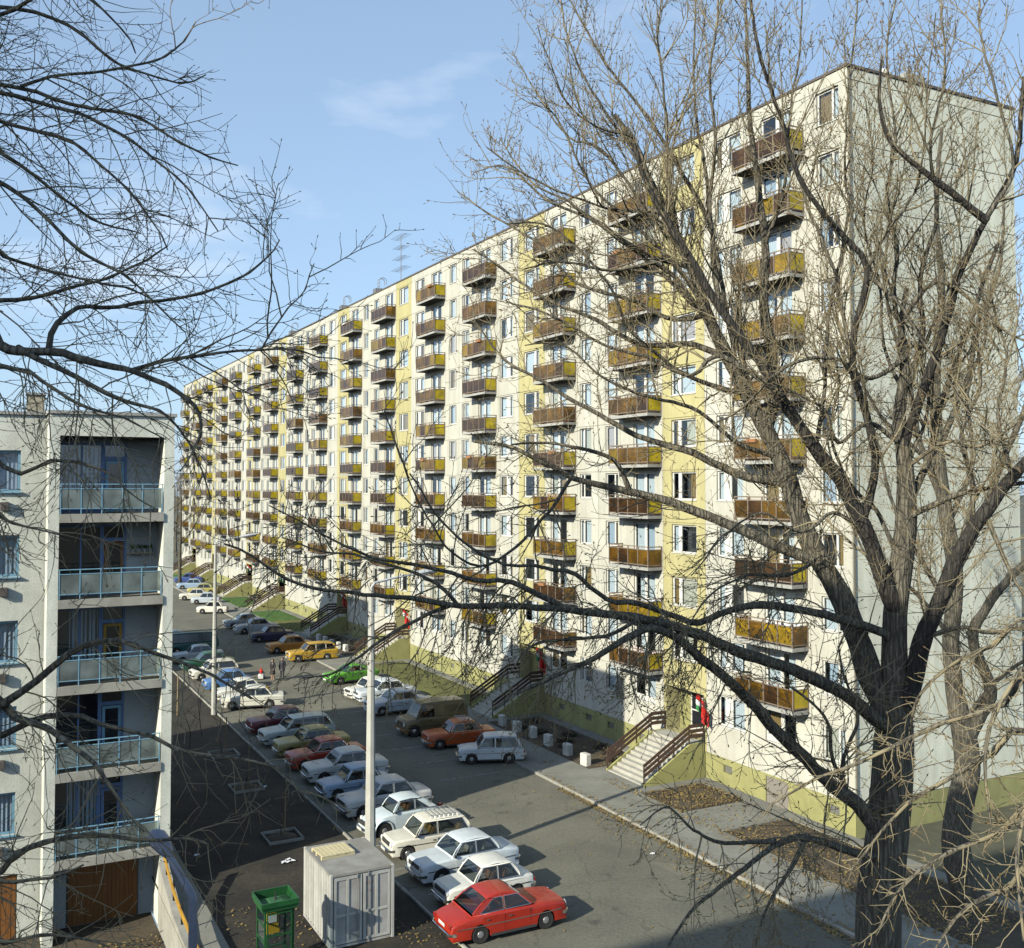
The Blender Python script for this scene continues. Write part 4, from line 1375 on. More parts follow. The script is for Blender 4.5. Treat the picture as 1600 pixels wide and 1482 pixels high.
    if sp.get('rack'):
        b = MB()
        z = zr + .12
        for y in (-.5, .5):
            b.tube([(bx[1] - .3, y, z), (bx[2] + .3, y, z)], .014, 5)
        for i in range(7):
            x = bx[1] - .3 + (bx[2] - bx[1] + .6) * i / 6
            b.tube([(x, -.55, zr + .02), (x, -.5, z), (x, .5, z), (x, .55, zr + .02)], .012, 5)
        P['roof_rack'] = (b.mesh('roof_rack', M['hub']), 'rack')
    meta = dict(ax=ax, track=Wd / 2 - .10, wr=wr_)
    return P, meta

def V3(*a):
    return a
SPEC = {
 'trabant': dict(L=3.50, W=1.48, wb=2.02, fo=.70, wr=.29, taper=.11, top=[(0, .52), (.03, .70), (.14, .80), (.55, .84), (1.02, .86), (2.75, .86), (3.2, .84), (3.44, .78), (3.5, .60)],
   cab=dict(x=(.98, 1.42, 2.55, 2.95), zb=.85, zr=1.42, wb=1.40, wr=1.16, posts=(1.98,)), doors=[(1.06, 1.96)], lamp=(.54, .66, .095, .03)),
 'kombi': dict(seat=M['seat_y'], L=3.56, W=1.48, wb=2.02, fo=.70, wr=.29, taper=.10, top=[(0, .52), (.03, .70), (.14, .80), (.55, .84), (1.02, .86), (3.3, .87), (3.53, .80), (3.56, .60)],
   cab=dict(x=(.98, 1.42, 3.18, 3.52), zb=.85, zr=1.44, wb=1.40, wr=1.18, posts=(1.98, ), qp=.16), doors=[(1.06, 1.96)], lamp=(.54, .66, .095, .03)),
 'wartburg': dict(seat=M['seat_l'], L=4.20, W=1.62, wb=2.45, fo=.80, wr=.31, taper=.07, top=[(0, .55), (.02, .78), (.12, .86), (.7, .90), (1.28, .93), (3.2, .93), (3.5, .91), (4.1, .86), (4.18, .80), (4.2, .6)],
   cab=dict(x=(1.22, 1.72, 2.95, 3.36), zb=.92, zr=1.46, wb=1.50, wr=1.24, posts=(2.28,)), doors=[(1.38, 2.26), (2.29, 3.05)], lamp=(.60, .70, .11, .03)),
 'lada': dict(seat=M['seat_d'], L=4.07, W=1.61, wb=2.42, fo=.68, wr=.30, taper=.06, top=[(0, .52), (.0, .78), (.08, .83), (.6, .88), (1.22, .91), (3.15, .92), (3.4, .90), (4.0, .87), (4.06, .82), (4.07, .6)],
   cab=dict(x=(1.16, 1.62, 2.85, 3.28), zb=.90, zr=1.43, wb=1.50, wr=1.22, posts=(2.18,)), doors=[(1.25, 2.16), (2.19, 2.98)], lamp=(.60, .68, .10, .03)),
 'estate': dict(L=4.25, W=1.62, wb=2.45, fo=.80, wr=.31, taper=.06, top=[(0, .55), (.02, .78), (.12, .86), (.7, .90), (1.28, .93), (4.05, .94), (4.22, .86), (4.25, .6)],
   cab=dict(x=(1.22, 1.72, 3.80, 4.18), zb=.92, zr=1.50, wb=1.50, wr=1.26, posts=(2.28, 3.14), qp=.16), doors=[(1.38, 2.26), (2.29, 3.05)], lamp=(.60, .70, .11, .03)),
 'fastback': dict(L=4.34, W=1.62, wb=2.44, fo=.86, wr=.30, taper=.09, top=[(0, .52), (.02, .72), (.10, .80), (.6, .86), (1.38, .92), (3.30, .93), (3.7, .88), (4.15, .78), (4.32, .70), (4.34, .55)],
   cab=dict(x=(1.30, 1.92, 2.95, 3.66), zb=.91, zr=1.42, wb=1.50, wr=1.22, posts=(2.42,), qp=.30), doors=[(1.48, 2.40), (2.43, 3.22)], lamp=(.58, .65, .12, .05), tz=.66),
 'coupe': dict(L=4.16, W=1.62, wb=2.40, fo=.86, wr=.30, taper=.08, top=[(0, .52), (.02, .70), (.08, .76), (.6, .81), (1.3, .88), (3.3, .90), (3.7, .86), (4.1, .78), (4.14, .72), (4.16, .56)],
   cab=dict(x=(1.22, 1.86, 2.70, 3.72), zb=.87, zr=1.34, wb=1.48, wr=1.18, posts=(2.55,), qp=.45), doors=[(1.40, 2.55)], lamp=(.58, .62, .10, .05)),
 'beetle': dict(L=4.03, W=1.36, wb=2.40, fo=.78, wr=.32, taper=.30, fenders=True, top=[(0, .46), (.10, .58), (.30, .74), (.60, .87), (.95, .95), (1.25, .98), (2.6, .99), (3.1, .93), (3.5, .80), (3.8, .62), (4.0, .45)],
   cab=dict(x=(1.15, 1.52, 2.55, 3.30), zb=.96, zr=1.48, wb=1.24, wr=1.04, posts=(2.22,), qp=.36), doors=[(1.25, 2.2)], lamp=(.56, .64, .10, .22)),
 'van': dict(L=4.15, W=1.72, wb=2.70, fo=.62, wr=.34, taper=.05, top=[(0, .60), (.02, .88), (.12, .98), (.55, 1.05), (.90, 1.08), (4.05, 1.08), (4.15, 1.0), (4.15, .6)],
   cab=dict(x=(.72, 1.12, 3.96, 4.12), zb=1.06, zr=1.92, wb=1.66, wr=1.46, posts=(1.92,), qp=2.3), doors=[(.95, 1.80)], lamp=(.62, .72, .11, .03), bumper=M['seat'], trim=M['grille']),
 'minibus': dict(L=4.70, W=1.80, wb=2.40, fo=1.05, wr=.34, taper=.07, top=[(0, .55), (.0, .95), (.04, 1.08), (4.6, 1.08), (4.7, .95), (4.7, .55)],
   cab=dict(x=(.03, .42, 4.30, 4.66), zb=1.06, zr=1.88, wb=1.76, wr=1.50, posts=(1.2, 2.1, 3.0), qp=.5), doors=[(.5, 1.2)], lamp=(.62, .70, .11, .03)),
}
for k in ('trabant', 'kombi'):
    SPEC[k + '_rack'] = dict(SPEC[k], rack=True)
SPEC['lada_rack'] = dict(SPEC['lada'], rack=True)
CACHE = {}
def own(o, mat):
    o.material_slots[0].link = 'OBJECT'
    o.material_slots[0].material = mat

def car(model, rgb, pos, heading, label, group, roof=None, near=True):
    if model not in CACHE:
        CACHE[model] = car_meshes(SPEC[model])
    P, meta = CACHE[model]
    root = thing('van' if model in ('van', 'minibus') else 'parked_car', label, 'van' if model in ('van', 'minibus') else 'car', (pos[0], pos[1], .012), heading, group)
    pm = paint(rgb)
    made = {}
    for key, (me, knd) in P.items():
        if key in ('wheel', 'hub'):
            continue
        nm = me.name.split('.')[0]
        if not near and knd in ('trim', 'plate', 'inside') or (not near and key.startswith(('handle', 'door'))):
            continue
        par = root
        if key.startswith('side_window'):
            par = made.get('cabin', root)
        if key.startswith('window_trim') or key in ('windscreen', 'rear_window'):
            par = made.get('cabin', root)
        if key.startswith('handle'):
            par = made[key.replace('handle', 'door')]
        o = link(nm, me, par)
        made[key] = o
        if knd == 'glass' and not near:
            own(o, M['car_glass'])
        if key in ('body',) or knd in ('door', 'body2'):
            own(o, pm)
        if key == 'cabin':
            own(o, paint(roof) if roof else pm)
    for x in meta['ax']:
        for sd in (1, -1):
            w = link('wheel', P['wheel'][0], root, (x, sd * meta['track'], meta['wr']), 0 if sd > 0 else math.pi)
            link('hub', P['hub'][0], w)
    return root

WHITE = (0.72, 0.71, 0.62); CREAM = (0.70, 0.68, 0.56); PALE = (0.58, 0.64, 0.66); GREY = (0.60, 0.60, 0.56); LBLUE = (0.33, 0.44, 0.56)
RED = (0.36, 0.024, 0.010); ORANGE = (0.46, 0.085, 0.015); OLIVE = (0.33, 0.28, 0.09); DRED = (0.14, 0.018, 0.022); BLUE = (0.10, 0.22, 0.45)
GREEN = (0.10, 0.36, 0.03); DGREEN = (0.02, 0.085, 0.045); YEL = (0.50, 0.31, 0.03); AMB = (0.50, 0.20, 0.03); NAVY = (0.012, 0.014, 0.06); TEAL = (0.02, 0.12, 0.115); BEIGE = (0.17, 0.13, 0.06)
HN = math.atan2(NRM.y, NRM.x)                       # nose towards the left kerb
GL = 'cars parked nose to the left kerb'
GR = 'cars parked along the foot of the long block'
left_row = [
 ('trabant', (.70, .70, .63), 1.75, 0, 'white saloon with dark windows parked right beside the red car'),
 ('wartburg', PALE, 4.35, .04, 'pale grey blue saloon, second car beyond the red one'),
 ('kombi_rack', CREAM, 7.15, -.03, 'cream white small estate car with wire roof rack near the container'),
 ('beetle', (.58, .67, .68), 10.0, .06, 'pale blue rounded beetle shaped car behind the tall lamp post'),
 ('wartburg', GREY, 12.85, .03, 'light grey square nosed saloon parked beyond the rounded pale blue car'),
 ('trabant', LBLUE, 15.8, 0, 'small sky blue car parked in the shade'),
 ('wartburg', (.60, .61, .57), 18.7, -.03, 'white shaded saloon between the small blue car and a red one'),
 ('lada', (.38, .045, .02), 21.5, .02, 'orange red saloon parked in the shade beside an olive one'),
 ('lada', OLIVE, 24.3, -.02, 'olive yellow saloon parked in the shade'),
 ('estate', (.50, .55, .50), 27.1, .03, 'pale green white estate car parked in the shade'),
 ('lada', DRED, 30.2, 0, 'dark maroon saloon at the edge of the shaded row'),
 ('lada', (.70, .69, .58), 37.6, -.22, 'white saloon in the sun nearest the second lamp post'),
 ('trabant', WHITE, 40.6, .05, 'small white car half hidden behind the second lamp post'),
 ('trabant', BLUE, 44.6, 0, 'bright blue small car parked in the sun'),
 ('kombi', (.68, .66, .54), 49.2, .04, 'white small estate car parked beside the bright blue one'),
 ('wartburg', DGREEN, 53.2, 0, 'dark green car parked behind the white small estate'),
 ('lada', (.52, .55, .53), 57.4, -.05, 'pale silver saloon parked in front of the teal minibus'),
 ('minibus', TEAL, 62.5, 0, 'teal minibus parked at the end of the left row'),
 ('trabant', GREY, 67.5, 0, 'grey white car beyond the teal minibus'),
]
for i, (mdl, rgb, s, da, lab) in enumerate(left_row):
    L = SPEC[mdl]['L']
    p = fp(s, 18.35 - L / 2 + rng.uniform(-.12, .1))
    car(mdl, rgb, p, HN + da, lab, GL, near=(i < 12))
h_ = R(27.5)
w_ = ground_at(752, 1477)
car('fastback', RED, w_ + Vector((math.cos(h_), math.sin(h_), 0)) * 1.13 + Vector((-math.sin(h_), math.cos(h_), 0)) * .81, h_, 'bright red saloon parked tail to the kerb at the bottom of the picture', GL)
def front_car(mdl, rgb, px, py, da, lab, near=True, roof=None):
    """placed by its near front wheel on the ground"""
    sp = SPEC[mdl]
    w = ground_at(px, py)
    h = HN + da
    ux = Vector((math.cos(h), math.sin(h), 0)); uy = Vector((-ux.y, ux.x, 0))
    axx = sp['L'] / 2 - sp['fo']
    side = sp['W'] / 2                     # near side (towards the camera) is the car's left when it looks left
    p = w - ux * axx - uy * side
    car(mdl, rgb, p, h, lab, GR, near=near, roof=roof)
front_car('kombi', (.56, .60, .60), 737, 1196, -.38, 'pale white small estate car beside the orange saloon')
front_car('lada_rack', ORANGE, 688, 1173, -.12, 'orange saloon with roof rack between the beige van and a pale estate')
front_car('van', BEIGE, 648, 1153, -.02, 'beige delivery van parked by the second entrance stair')
front_car('wartburg', (.58, .63, .66), 598, 1120, .0, 'white blue saloon parked next to the beige van')
front_car('wartburg', PALE, 579, 1101, .0, 'pale blue saloon between a white small car and the white blue saloon')
front_car('trabant', WHITE, 564, 1096, .10, 'small white car parked beside the bright green coupe')
front_car('coupe', GREEN, 533, 1071, .14, 'bright green fastback coupe parked alone in the sun')
front_car('estate', YEL, 467, 1036, -.05, 'yellow estate car beside the two standing people')
front_car('lada_rack', AMB, 433, 1023, .0, 'orange saloon with roof rack behind the yellow estate', False)
front_car('lada', NAVY, 405, 1005, .0, 'dark navy saloon parked in the far shade', False)
front_car('wartburg', (.50, .53, .54), 382, 992, .0, 'silver white saloon beyond the dark navy one', False)
front_car('wartburg', (.36, .42, .44), 365, 984, .0, 'grey blue saloon beyond the silver white one', False)
front_car('trabant', WHITE, 316, 960, -.35, 'small white car standing alone on the far road', False)
front_car('trabant', (.52, .58, .62), 307, 945, -.25, 'pale blue white car at the far end of the road', False)
front_car('lada', (.62, .61, .50), 288, 939, -.3, 'cream saloon at the far end of the road', False)
front_car('lada', (.45, .40, .12), 300, 930, -.25, 'dull yellow saloon behind the cream one at the far end', False)
front_car('wartburg', LBLUE, 285, 922, -.2, 'light blue saloon among the farthest cars', False)
front_car('wartburg', (.06, .10, .30), 280, 912, -.2, 'dark blue saloon farthest down the road', False)

# ================================================================== lamp posts
def lamp_post(pos, label, H=11.0, r0=.21, r1=.105):
    root = thing('street_lamp', label, 'street lamp', pos, FROT, 'concrete street lamps of the car park')
    b = MB()
    b.rings([[(r * math.cos(math.pi / 4 * j + .39), r * math.sin(math.pi / 4 * j + .39), z) for j in range(8)] for r, z in ((r0, 0), (r0 * .98, 1.2), (r1, H))], cap0=True, cap1=True)
    build('post', b, M['post'], root)
    b = MB(); b.box(-.1, .1, -r0 * .95 - .015, -r0 * .95, .7, 1.3); build('hatch', b, M['lamp_metal'], root)
    b = MB()
    b.tube([(0, 0, H - .05), (0, 0, H + .12), (0, -.12, H + .28), (0, -.8, H + .42), (0, -1.7, H + .55)], [.055, .055, .05, .045, .04], 8)
    build('arm', b, M['lamp_metal'], root)
    b = MB()
    rings = []
    for y, w, h in ((-1.55, .06, .05), (-1.75, .13, .09), (-2.1, .17, .11), (-2.55, .16, .10), (-2.78, .06, .04)):
        z = H + .55 + (-y - 1.6) * .13
        rings.append([(w * math.cos(a), y, z + h * math.sin(a)) for a in [2 * math.pi * j / 12 for j in range(12)]])
    b.rings(rings, cap0=True, cap1=True)
    hd = build('lamp_head', b, M['lamp_metal'], root, smooth=True)
    b = MB()
    rings = []
    for y, w in ((-1.85, .10), (-2.1, .14), (-2.45, .13), (-2.65, .06)):
        z = H + .55 + (-y - 1.6) * .13 - .075
        rings.append([(w * math.cos(a), y, z + .05 * math.sin(a)) for a in [2 * math.pi * j / 12 for j in range(12)]])
    b.rings(rings, cap0=True, cap1=True)
    build('diffuser', b, M['lamp_glass'], hd, smooth=True)
lamp_post((-5.25, 38.1, 0), 'pale concrete street lamp rising behind the container')
lamp_post(ground_at(334, 1117), 'pale concrete street lamp standing by the white saloon in the sun', 11.0, .17, .09)

root = thing('street_lamp', 'blue grey steel street lamp with bent arm in front of the garages', 'street lamp', (0, 0, 0))
b = MB()
base = at(301, 1482, 16.0); e0 = at(300, 1398, 16.0); e1 = at(262, 1334, 16.5)
bx_, by_ = base.x, 16.0
b.tube([(bx_, by_, 0), (bx_, by_, 4.0)], [.12, .11], 12)
b.tube([(bx_, by_, 4.0), (bx_, by_, 7.55)], [.11, .10], 12)
build('post', b, M['lamp_blue'], root, smooth=True)
b = MB(); b.lathe([(.10, 0), (.145, .02), (.145, .10), (.10, .13)], 'z', (bx_, by_, 7.55), 14); build('collar', b, M['lamp_blue'], root, smooth=True)
b = MB(); b.tube([(bx_, by_, 7.6), (bx_, by_, e0.z - .12), (bx_ - .03, by_ + .02, e0.z - .02), (bx_ - .10, by_ + .06, e0.z + .07), tuple(e1)], [.068, .068, .068, .066, .058], 12)
build('arm', b, M['lamp_blue'], root, smooth=True)
hd_ = (e1 - Vector((bx_, by_, e0.z))).normalized()
b = MB(); rings = []
sd_ = Vector((0, 0, 1)).cross(hd_).normalized(); up_ = hd_.cross(sd_)
for d, w, h in ((-.05, .07, .06), (.06, .12, .08), (.25, .17, .11), (.42, .16, .10), (.50, .09, .05)):
    c = e1 + hd_ * d
    rings.append([c + sd_ * w * math.cos(a) + up_ * h * math.sin(a) for a in [2 * math.pi * j / 12 for j in range(12)]])
b.rings(rings, cap0=True, cap1=True)
build('lamp_head', b, M['lamp_blue'], root, smooth=True)

# ================================================================== container, pallet, phone booth
CP = Vector((-5.84, 33.1, 0))                # near corner; x runs right along the doors, y runs back
CROT = FROT - math.pi / 2
ct = thing('shipping_container', 'small pale grey shipping container with corrugated sides', 'container', CP, CROT)
CW, CL, CH = 2.2, 3.0, 2.38
def corr(x, y0, y1, out):
    b = MB(); n = 10; pts = []
    for i in range(n):
        a = y0 + (y1 - y0) * i / n; st = (y1 - y0) / n
        pts += [(x, a), (x, a + st * .45), (x + out * .055, a + st * .55), (x + out * .055, a + st * .92)]
    pts.append((x, y1))
    for i in range(len(pts) - 1):
        q = [(pts[i][0], pts[i][1], .12), (pts[i + 1][0], pts[i + 1][1], .12), (pts[i + 1][0], pts[i + 1][1], CH - .08), (pts[i][0], pts[i][1], CH - .08)]
        b.quad(*(q if out > 0 else q[::-1]))
    return b
build('side_wall', corr(.06, .1, CL - .1, -1), M['steel_w'], ct)
build('side_wall', corr(CW - .06, .1, CL - .1, 1), M['steel_w'], ct)
b = MB(); b.box(.05, CW - .05, CL - .06, CL - .03, .1, CH - .06); build('end_wall', b, M['steel_w'], ct)
for x in (0, CW - .10):
    for y in (0, CL - .10):
        b = MB(); b.bbox(x, x + .10, y, y + .10, .02, CH, .012); build('corner_post', b, M['steel_w'], ct)
b = MB(); b.box(.10, CW - .10, .02, CL - .02, CH - .05, CH - .012); b.box(.0, .1, .1, CL - .1, CH - .08, CH - .006); b.box(CW - .1, CW, .1, CL - .1, CH - .08, CH - .006); b.box(.1, CW - .1, 0, .02, CH - .08, CH - .006)
build('roof', b, M['steel_g'], ct)
b = MB(); b.box(.0, .06, .1, CL - .1, .03, .12); b.box(CW - .06, CW, .1, CL - .1, .03, .12); b.box(.1, CW - .1, .1, CL - .1, .08, .13); b.box(.1, CW - .1, .012, .06, .03, .1)
build('base_frame', b, M['steel_d'], ct)
for i in range(2):
    x0 = .11 + i * (CW - .22) / 2 + .008; x1 = .11 + (i + 1) * (CW - .22) / 2 - .008
    b = MB(); b.box(x0, x1, .03, .055, .12, CH - .10)
    d = build('container_door', b, M['steel_d'], ct)
    b = MB()
    for z0, z1 in ((.14, .22), (1.0, 1.08), (CH - .22, CH - .13)):
        b.box(x0 + .02, x1 - .02, .005, .03, z0, z1)
    for x in (x0 + .02, (x0 + x1) / 2 - .05, x1 - .10):
        b.box(x, x + .08, .001, .029, .22, CH - .22)
    build('rib', b, M['steel_w'], d)
    b = MB(); xb = x1 - .18 if i == 0 else x0 + .18
    b.tube([(xb, -.02, .08), (xb, -.02, CH - .06)], .016, 6); build('locking_bar', b, M['hub'], d)
def text(body, loc, rot, size, mat, parent, ext=.001):
    cu = bpy.data.curves.new('lettering', 'FONT'); cu.body = body; cu.size = size; cu.extrude = ext
    cu.materials.append(mat)
    t = bpy.data.objects.new('lettering', cu); col.objects.link(t)
    me = bpy.data.meshes.new_from_object(t.evaluated_get(bpy.context.evaluated_depsgraph_get()))
    bpy.data.objects.remove(t)
    o = link('lettering', me, parent, loc)
    o.rotation_euler = rot
    return o
text('BLV', (1.22, .0285, CH - .50), (R(90), 0, 0), .16, M['rust'], ct)
text('24', (1.26, .0285, CH - .76), (R(90), 0, 0), .16, M['rust'], ct)

pt_ = thing('wooden_pallet', 'pale wooden pallet lying on the container roof', 'pallet', CP + Matrix.Rotation(CROT, 3, 'Z') @ Vector((.16, 1.45, CH - .010)), CROT + .05)
for y in (0, .5, 1.0 - .09):
    b = MB(); b.bbox(0, 1.2, y, y + .09, .0, .10, .006); build('stringer', b, M['pine'], pt_)
for i in range(8):
    x = i * 1.2 / 8 + .01
    b = MB(); b.bbox(x, x + .125, -.01, 1.01, .101, .124, .004); build('board', b, M['pine'], pt_, (0, rng.uniform(-.01, .01), 0))

BP_ = Vector((-7.3, 31.8, 0))
bt = thing('phone_booth', 'green telephone booth with yellow telephone beside the container', 'phone booth', BP_, CROT + .02)
h = .46
for x in (-h, h - .06):
    for y in (-h, h - .06):
        b = MB(); b.box(x, x + .06, y, y + .06, 0, 2.02); build('corner_post', b, M['booth'], bt)
for z in (.06, .55, 1.02, 1.50, 1.96):
    b = MB()
    b.box(-h + .06, h - .06, -h + .005, -h + .05, z, z + .05) if z in (.06, 1.96) else None
    b.box(-h + .06, h - .06, h - .05, h - .005, z, z + .05)
    b.box(-h + .005, -h + .05, -h + .06, h - .06, z, z + .05); b.box(h - .05, h - .005, -h + .06, h - .06, z, z + .05)
    build('crossbar', b, M['booth'], bt)
dr = MB()
dr.box(-h + .07, -h + .11, -h - .03, -h, .12, 1.95); dr.box(h - .11, h - .07, -h - .03, -h, .12, 1.95)
for z in (.12, .72, 1.25, 1.90):
    dr.box(-h + .11, h - .11, -h - .03, -h, z, z + .05)
do = build('booth_door', dr, M['booth'], bt)
for a, c in ((.17, .72), (.77, 1.25), (1.30, 1.90)):
    b = MB(); b.box(-h + .11, h - .11, -h - .02, -h - .012, a, c); build('pane', b, M['pane'], do)
for (x0, x1, y0, y1) in ((-h + .02, -h + .028, -h + .06, h - .06), (h - .028, h - .02, -h + .06, h - .06), (-h + .06, h - .06, h - .028, h - .02)):
    for a, c in ((.11, .55), (.60, 1.02), (1.07, 1.50), (1.55, 1.96)):
        b = MB(); b.box(x0, x1, y0, y1, a, c); build('pane', b, M['pane'], bt)
b = MB()
o_ = .54
for z0, z1, e in ((2.02, 2.10, .0), (2.10, 2.15, .02), (2.15, 2.30, .045)):
    q = o_ + e
    b.box(-q, q, -q, -q + .04, z0, z1); b.box(-q, q, q - .04, q, z0, z1); b.box(-q, -q + .04, -q + .04, q - .04, z0, z1); b.box(q - .04, q, -q + .04, q - .04, z0, z1)
rf = build('roof_rim', b, M['booth'], bt)
b = MB(); b.rings([[(-.5, -.5, 2.06), (.5, -.5, 2.06), (.5, .5, 2.06), (-.5, .5, 2.06)], [(-.18, -.18, 2.17), (.18, -.18, 2.17), (.18, .18, 2.17), (-.18, .18, 2.17)]], cap1=True)
build('roof_tray', b, M['booth_roof'], rf)
b = MB(); b.lathe([(.05, 2.17), (.03, 2.22), (.012, 2.40)], 'z', (0, 0, 0), 8); build('roof_vent', b, M['black'], rf)
b = MB(); b.bbox(-.22, .22, .20, .40, 1.05, 1.72, .03)
ph = build('telephone', b, M['yellow'], bt)
b = MB(); b.box(-.16, .10, .17, .199, 1.40, 1.64); build('dial_plate', b, M['white_conc'], ph)
b = MB(); b.tube([(.16, .15, 1.25), (.17, .13, 1.42), (.16, .15, 1.60)], [.035, .022, .035], 8); build('handset', b, M['black'], ph)
b = MB(); b.box(-h + .04, h - .04, -h + .04, h - .04, .01, .05); build('floor', b, M['concrete'], bt)

# ================================================================== bollard blocks beside the footway
blk = MB(); blk.bbox(-.28, .28, -.17, .17, 0, .62, .03)
blk_me = blk.mesh('concrete_block', M['white_conc'])
spots = [(915, 1199, 'nearest the first entrance stair'), (887, 1183, 'second from the first entrance stair'), (857, 1168, 'fourth before the second stair'), (833, 1155, 'third before the second stair'), (808, 1146, 'second before the second stair'), (785, 1136, 'beside the second entrance stair')]
for px, py, lab in spots:
    p = ground_at(px, py)
    o = link('concrete_block', blk_me, None, (p.x, p.y, .11), FROT + rng.uniform(-.15, .15))
    tag(o, f'whitewashed concrete block on the footway, {lab}', 'block', 'concrete blocks along the footway')
for i, (px, py) in enumerate(((498, 1003), (508, 1007), (518, 1012), (529, 1016), (540, 1020))):
    p = ground_at(px, py)
    o = link('concrete_block', blk_me, None, (p.x, p.y, .11), FROT + rng.uniform(-.15, .15))
    tag(o, f'whitewashed concrete block by the third stair, {("first", "second", "third", "fourth", "last")[i]} going towards the green coupe', 'block', 'concrete blocks along the footway')

# ================================================================== litter, tree pits, stakes and saplings
def litter(px, py, s, lab):
    p = ground_at(px, py)
    b = MB()
    n = 5
    for i in range(n):
        for j in range(3):
            def P(a, c):
                return (a * s / n + .03 * math.sin(a * 3 + c), c * s * .22 + .04 * math.sin(a * 2.1), .02 + .07 * s * abs(math.sin(a * 1.7 + c * 2.3)))
            if rng.random() < .8:
                b.quad(P(i, j), P(i + 1, j), P(i + 1, j + 1), P(i, j + 1))
    o = build('crumpled_paper', b, M['paper'], None, (p.x, p.y, .03), rng.uniform(0, 3))
    tag(o, lab, 'litter', 'scraps of paper on the soil')
litter(440, 1352, .55, 'white crumpled paper lying on the soil left of the container')
litter(418, 1232, .3, 'small white scrap lying in the shaded soil by a tree pit')
litter(310, 1340, .25, 'small white scrap lying in front of the house path')
litter(1020, 1338, .22, 'white scrap lying on the sunny road')
litter(402, 1195, .22, 'small white scrap deep in the shaded soil lot')

def pit(px, py, lab, staked=True):
    p = ground_at(px, py)
    root = thing('tree_pit', lab, 'tree pit', (p.x, p.y, 0), FROT, 'edged tree pits in the soil lot')
    for x0, x1, y0, y1 in ((-.75, .75, -.75, -.68), (-.75, .75, .68, .75), (-.75, -.68, -.68, .68), (.68, .75, -.68, .68)):
        b = MB(); b.bbox(x0, x1, y0, y1, -.02, .12, .01); build('edging', b, M['kerb'], root)
    b = MB(); b.lathe([(.64, .02), (.5, .07), (.2, .12), (.02, .13)], 'z', (0, 0, 0), 14); build('earth', b, M['bed'], root, smooth=True)
    return p
stakes = []
for px, py, lab, slab_ in ((441, 1309, 'square edged tree pit nearest the container', 'tall wooden stake standing in the tree pit nearest the container'),
                     (385, 1232, 'square edged tree pit in the middle of the shaded soil', 'wooden stake in the middle tree pit'),
                     (350, 1180, 'square edged tree pit farthest in the shade', 'wooden stake in the tree pit farthest in the shade')):
    p = pit(px, py, lab)
    b = MB(); b.tube([(0, 0, .0), (.02, .01, 2.0)], [.035, .03], 7)
    o = build('wooden_stake', b, M['stake'], None, (p.x + .1, p.y, .1)); tag(o, slab_, 'stake', 'stakes for young trees')
p = ground_at(277, 1118)
b = MB(); b.tube([(0, 0, 0), (.02, 0, 2.6)], [.045, .04], 7)
o = build('wooden_stake', b, M['stake'], None, (p.x, p.y, 0)); tag(o, 'pale wooden stake in the sun by the corner of the left house', 'stake', 'stakes for young trees')

# ================================================================== people
def skin_body(name, joints, edges, mat, parent, loc, rz):
    me = bpy.data.meshes.new(name)
    keys = list(joints)
    me.from_pydata([joints[k][0] for k in keys], [(keys.index(a), keys.index(b_)) for a, b_ in edges], [])
    me.materials.append(mat)
    o = link(name, me, parent, loc, rz)
    o.modifiers.new('skin', 'SKIN'); o.modifiers['skin'].use_smooth_shade = True
    for i, k in enumerate(keys):
        me.skin_vertices[0].data[i].radius = (joints[k][1], joints[k][2] if len(joints[k]) > 2 else joints[k][1])
        me.skin_vertices[0].data[i].use_root = (k == 'pelvis')
    sb_ = o.modifiers.new('sub', 'SUBSURF'); sb_.levels = 1; sb_.render_levels = 2
    return o
EDG = [('pelvis', 'waist'), ('waist', 'chest'), ('chest', 'neck'), ('neck', 'head'), ('head', 'crown'), ('chest', 'shl'), ('shl', 'ell'), ('ell', 'wrl'), ('wrl', 'hal'), ('chest', 'shr'), ('shr', 'elr'), ('elr', 'wrr'), ('wrr', 'har'),
       ('pelvis', 'hil'), ('hil', 'knl'), ('knl', 'anl'), ('anl', 'tol'), ('pelvis', 'hir'), ('hir', 'knr'), ('knr', 'anr'), ('anr', 'tor')]
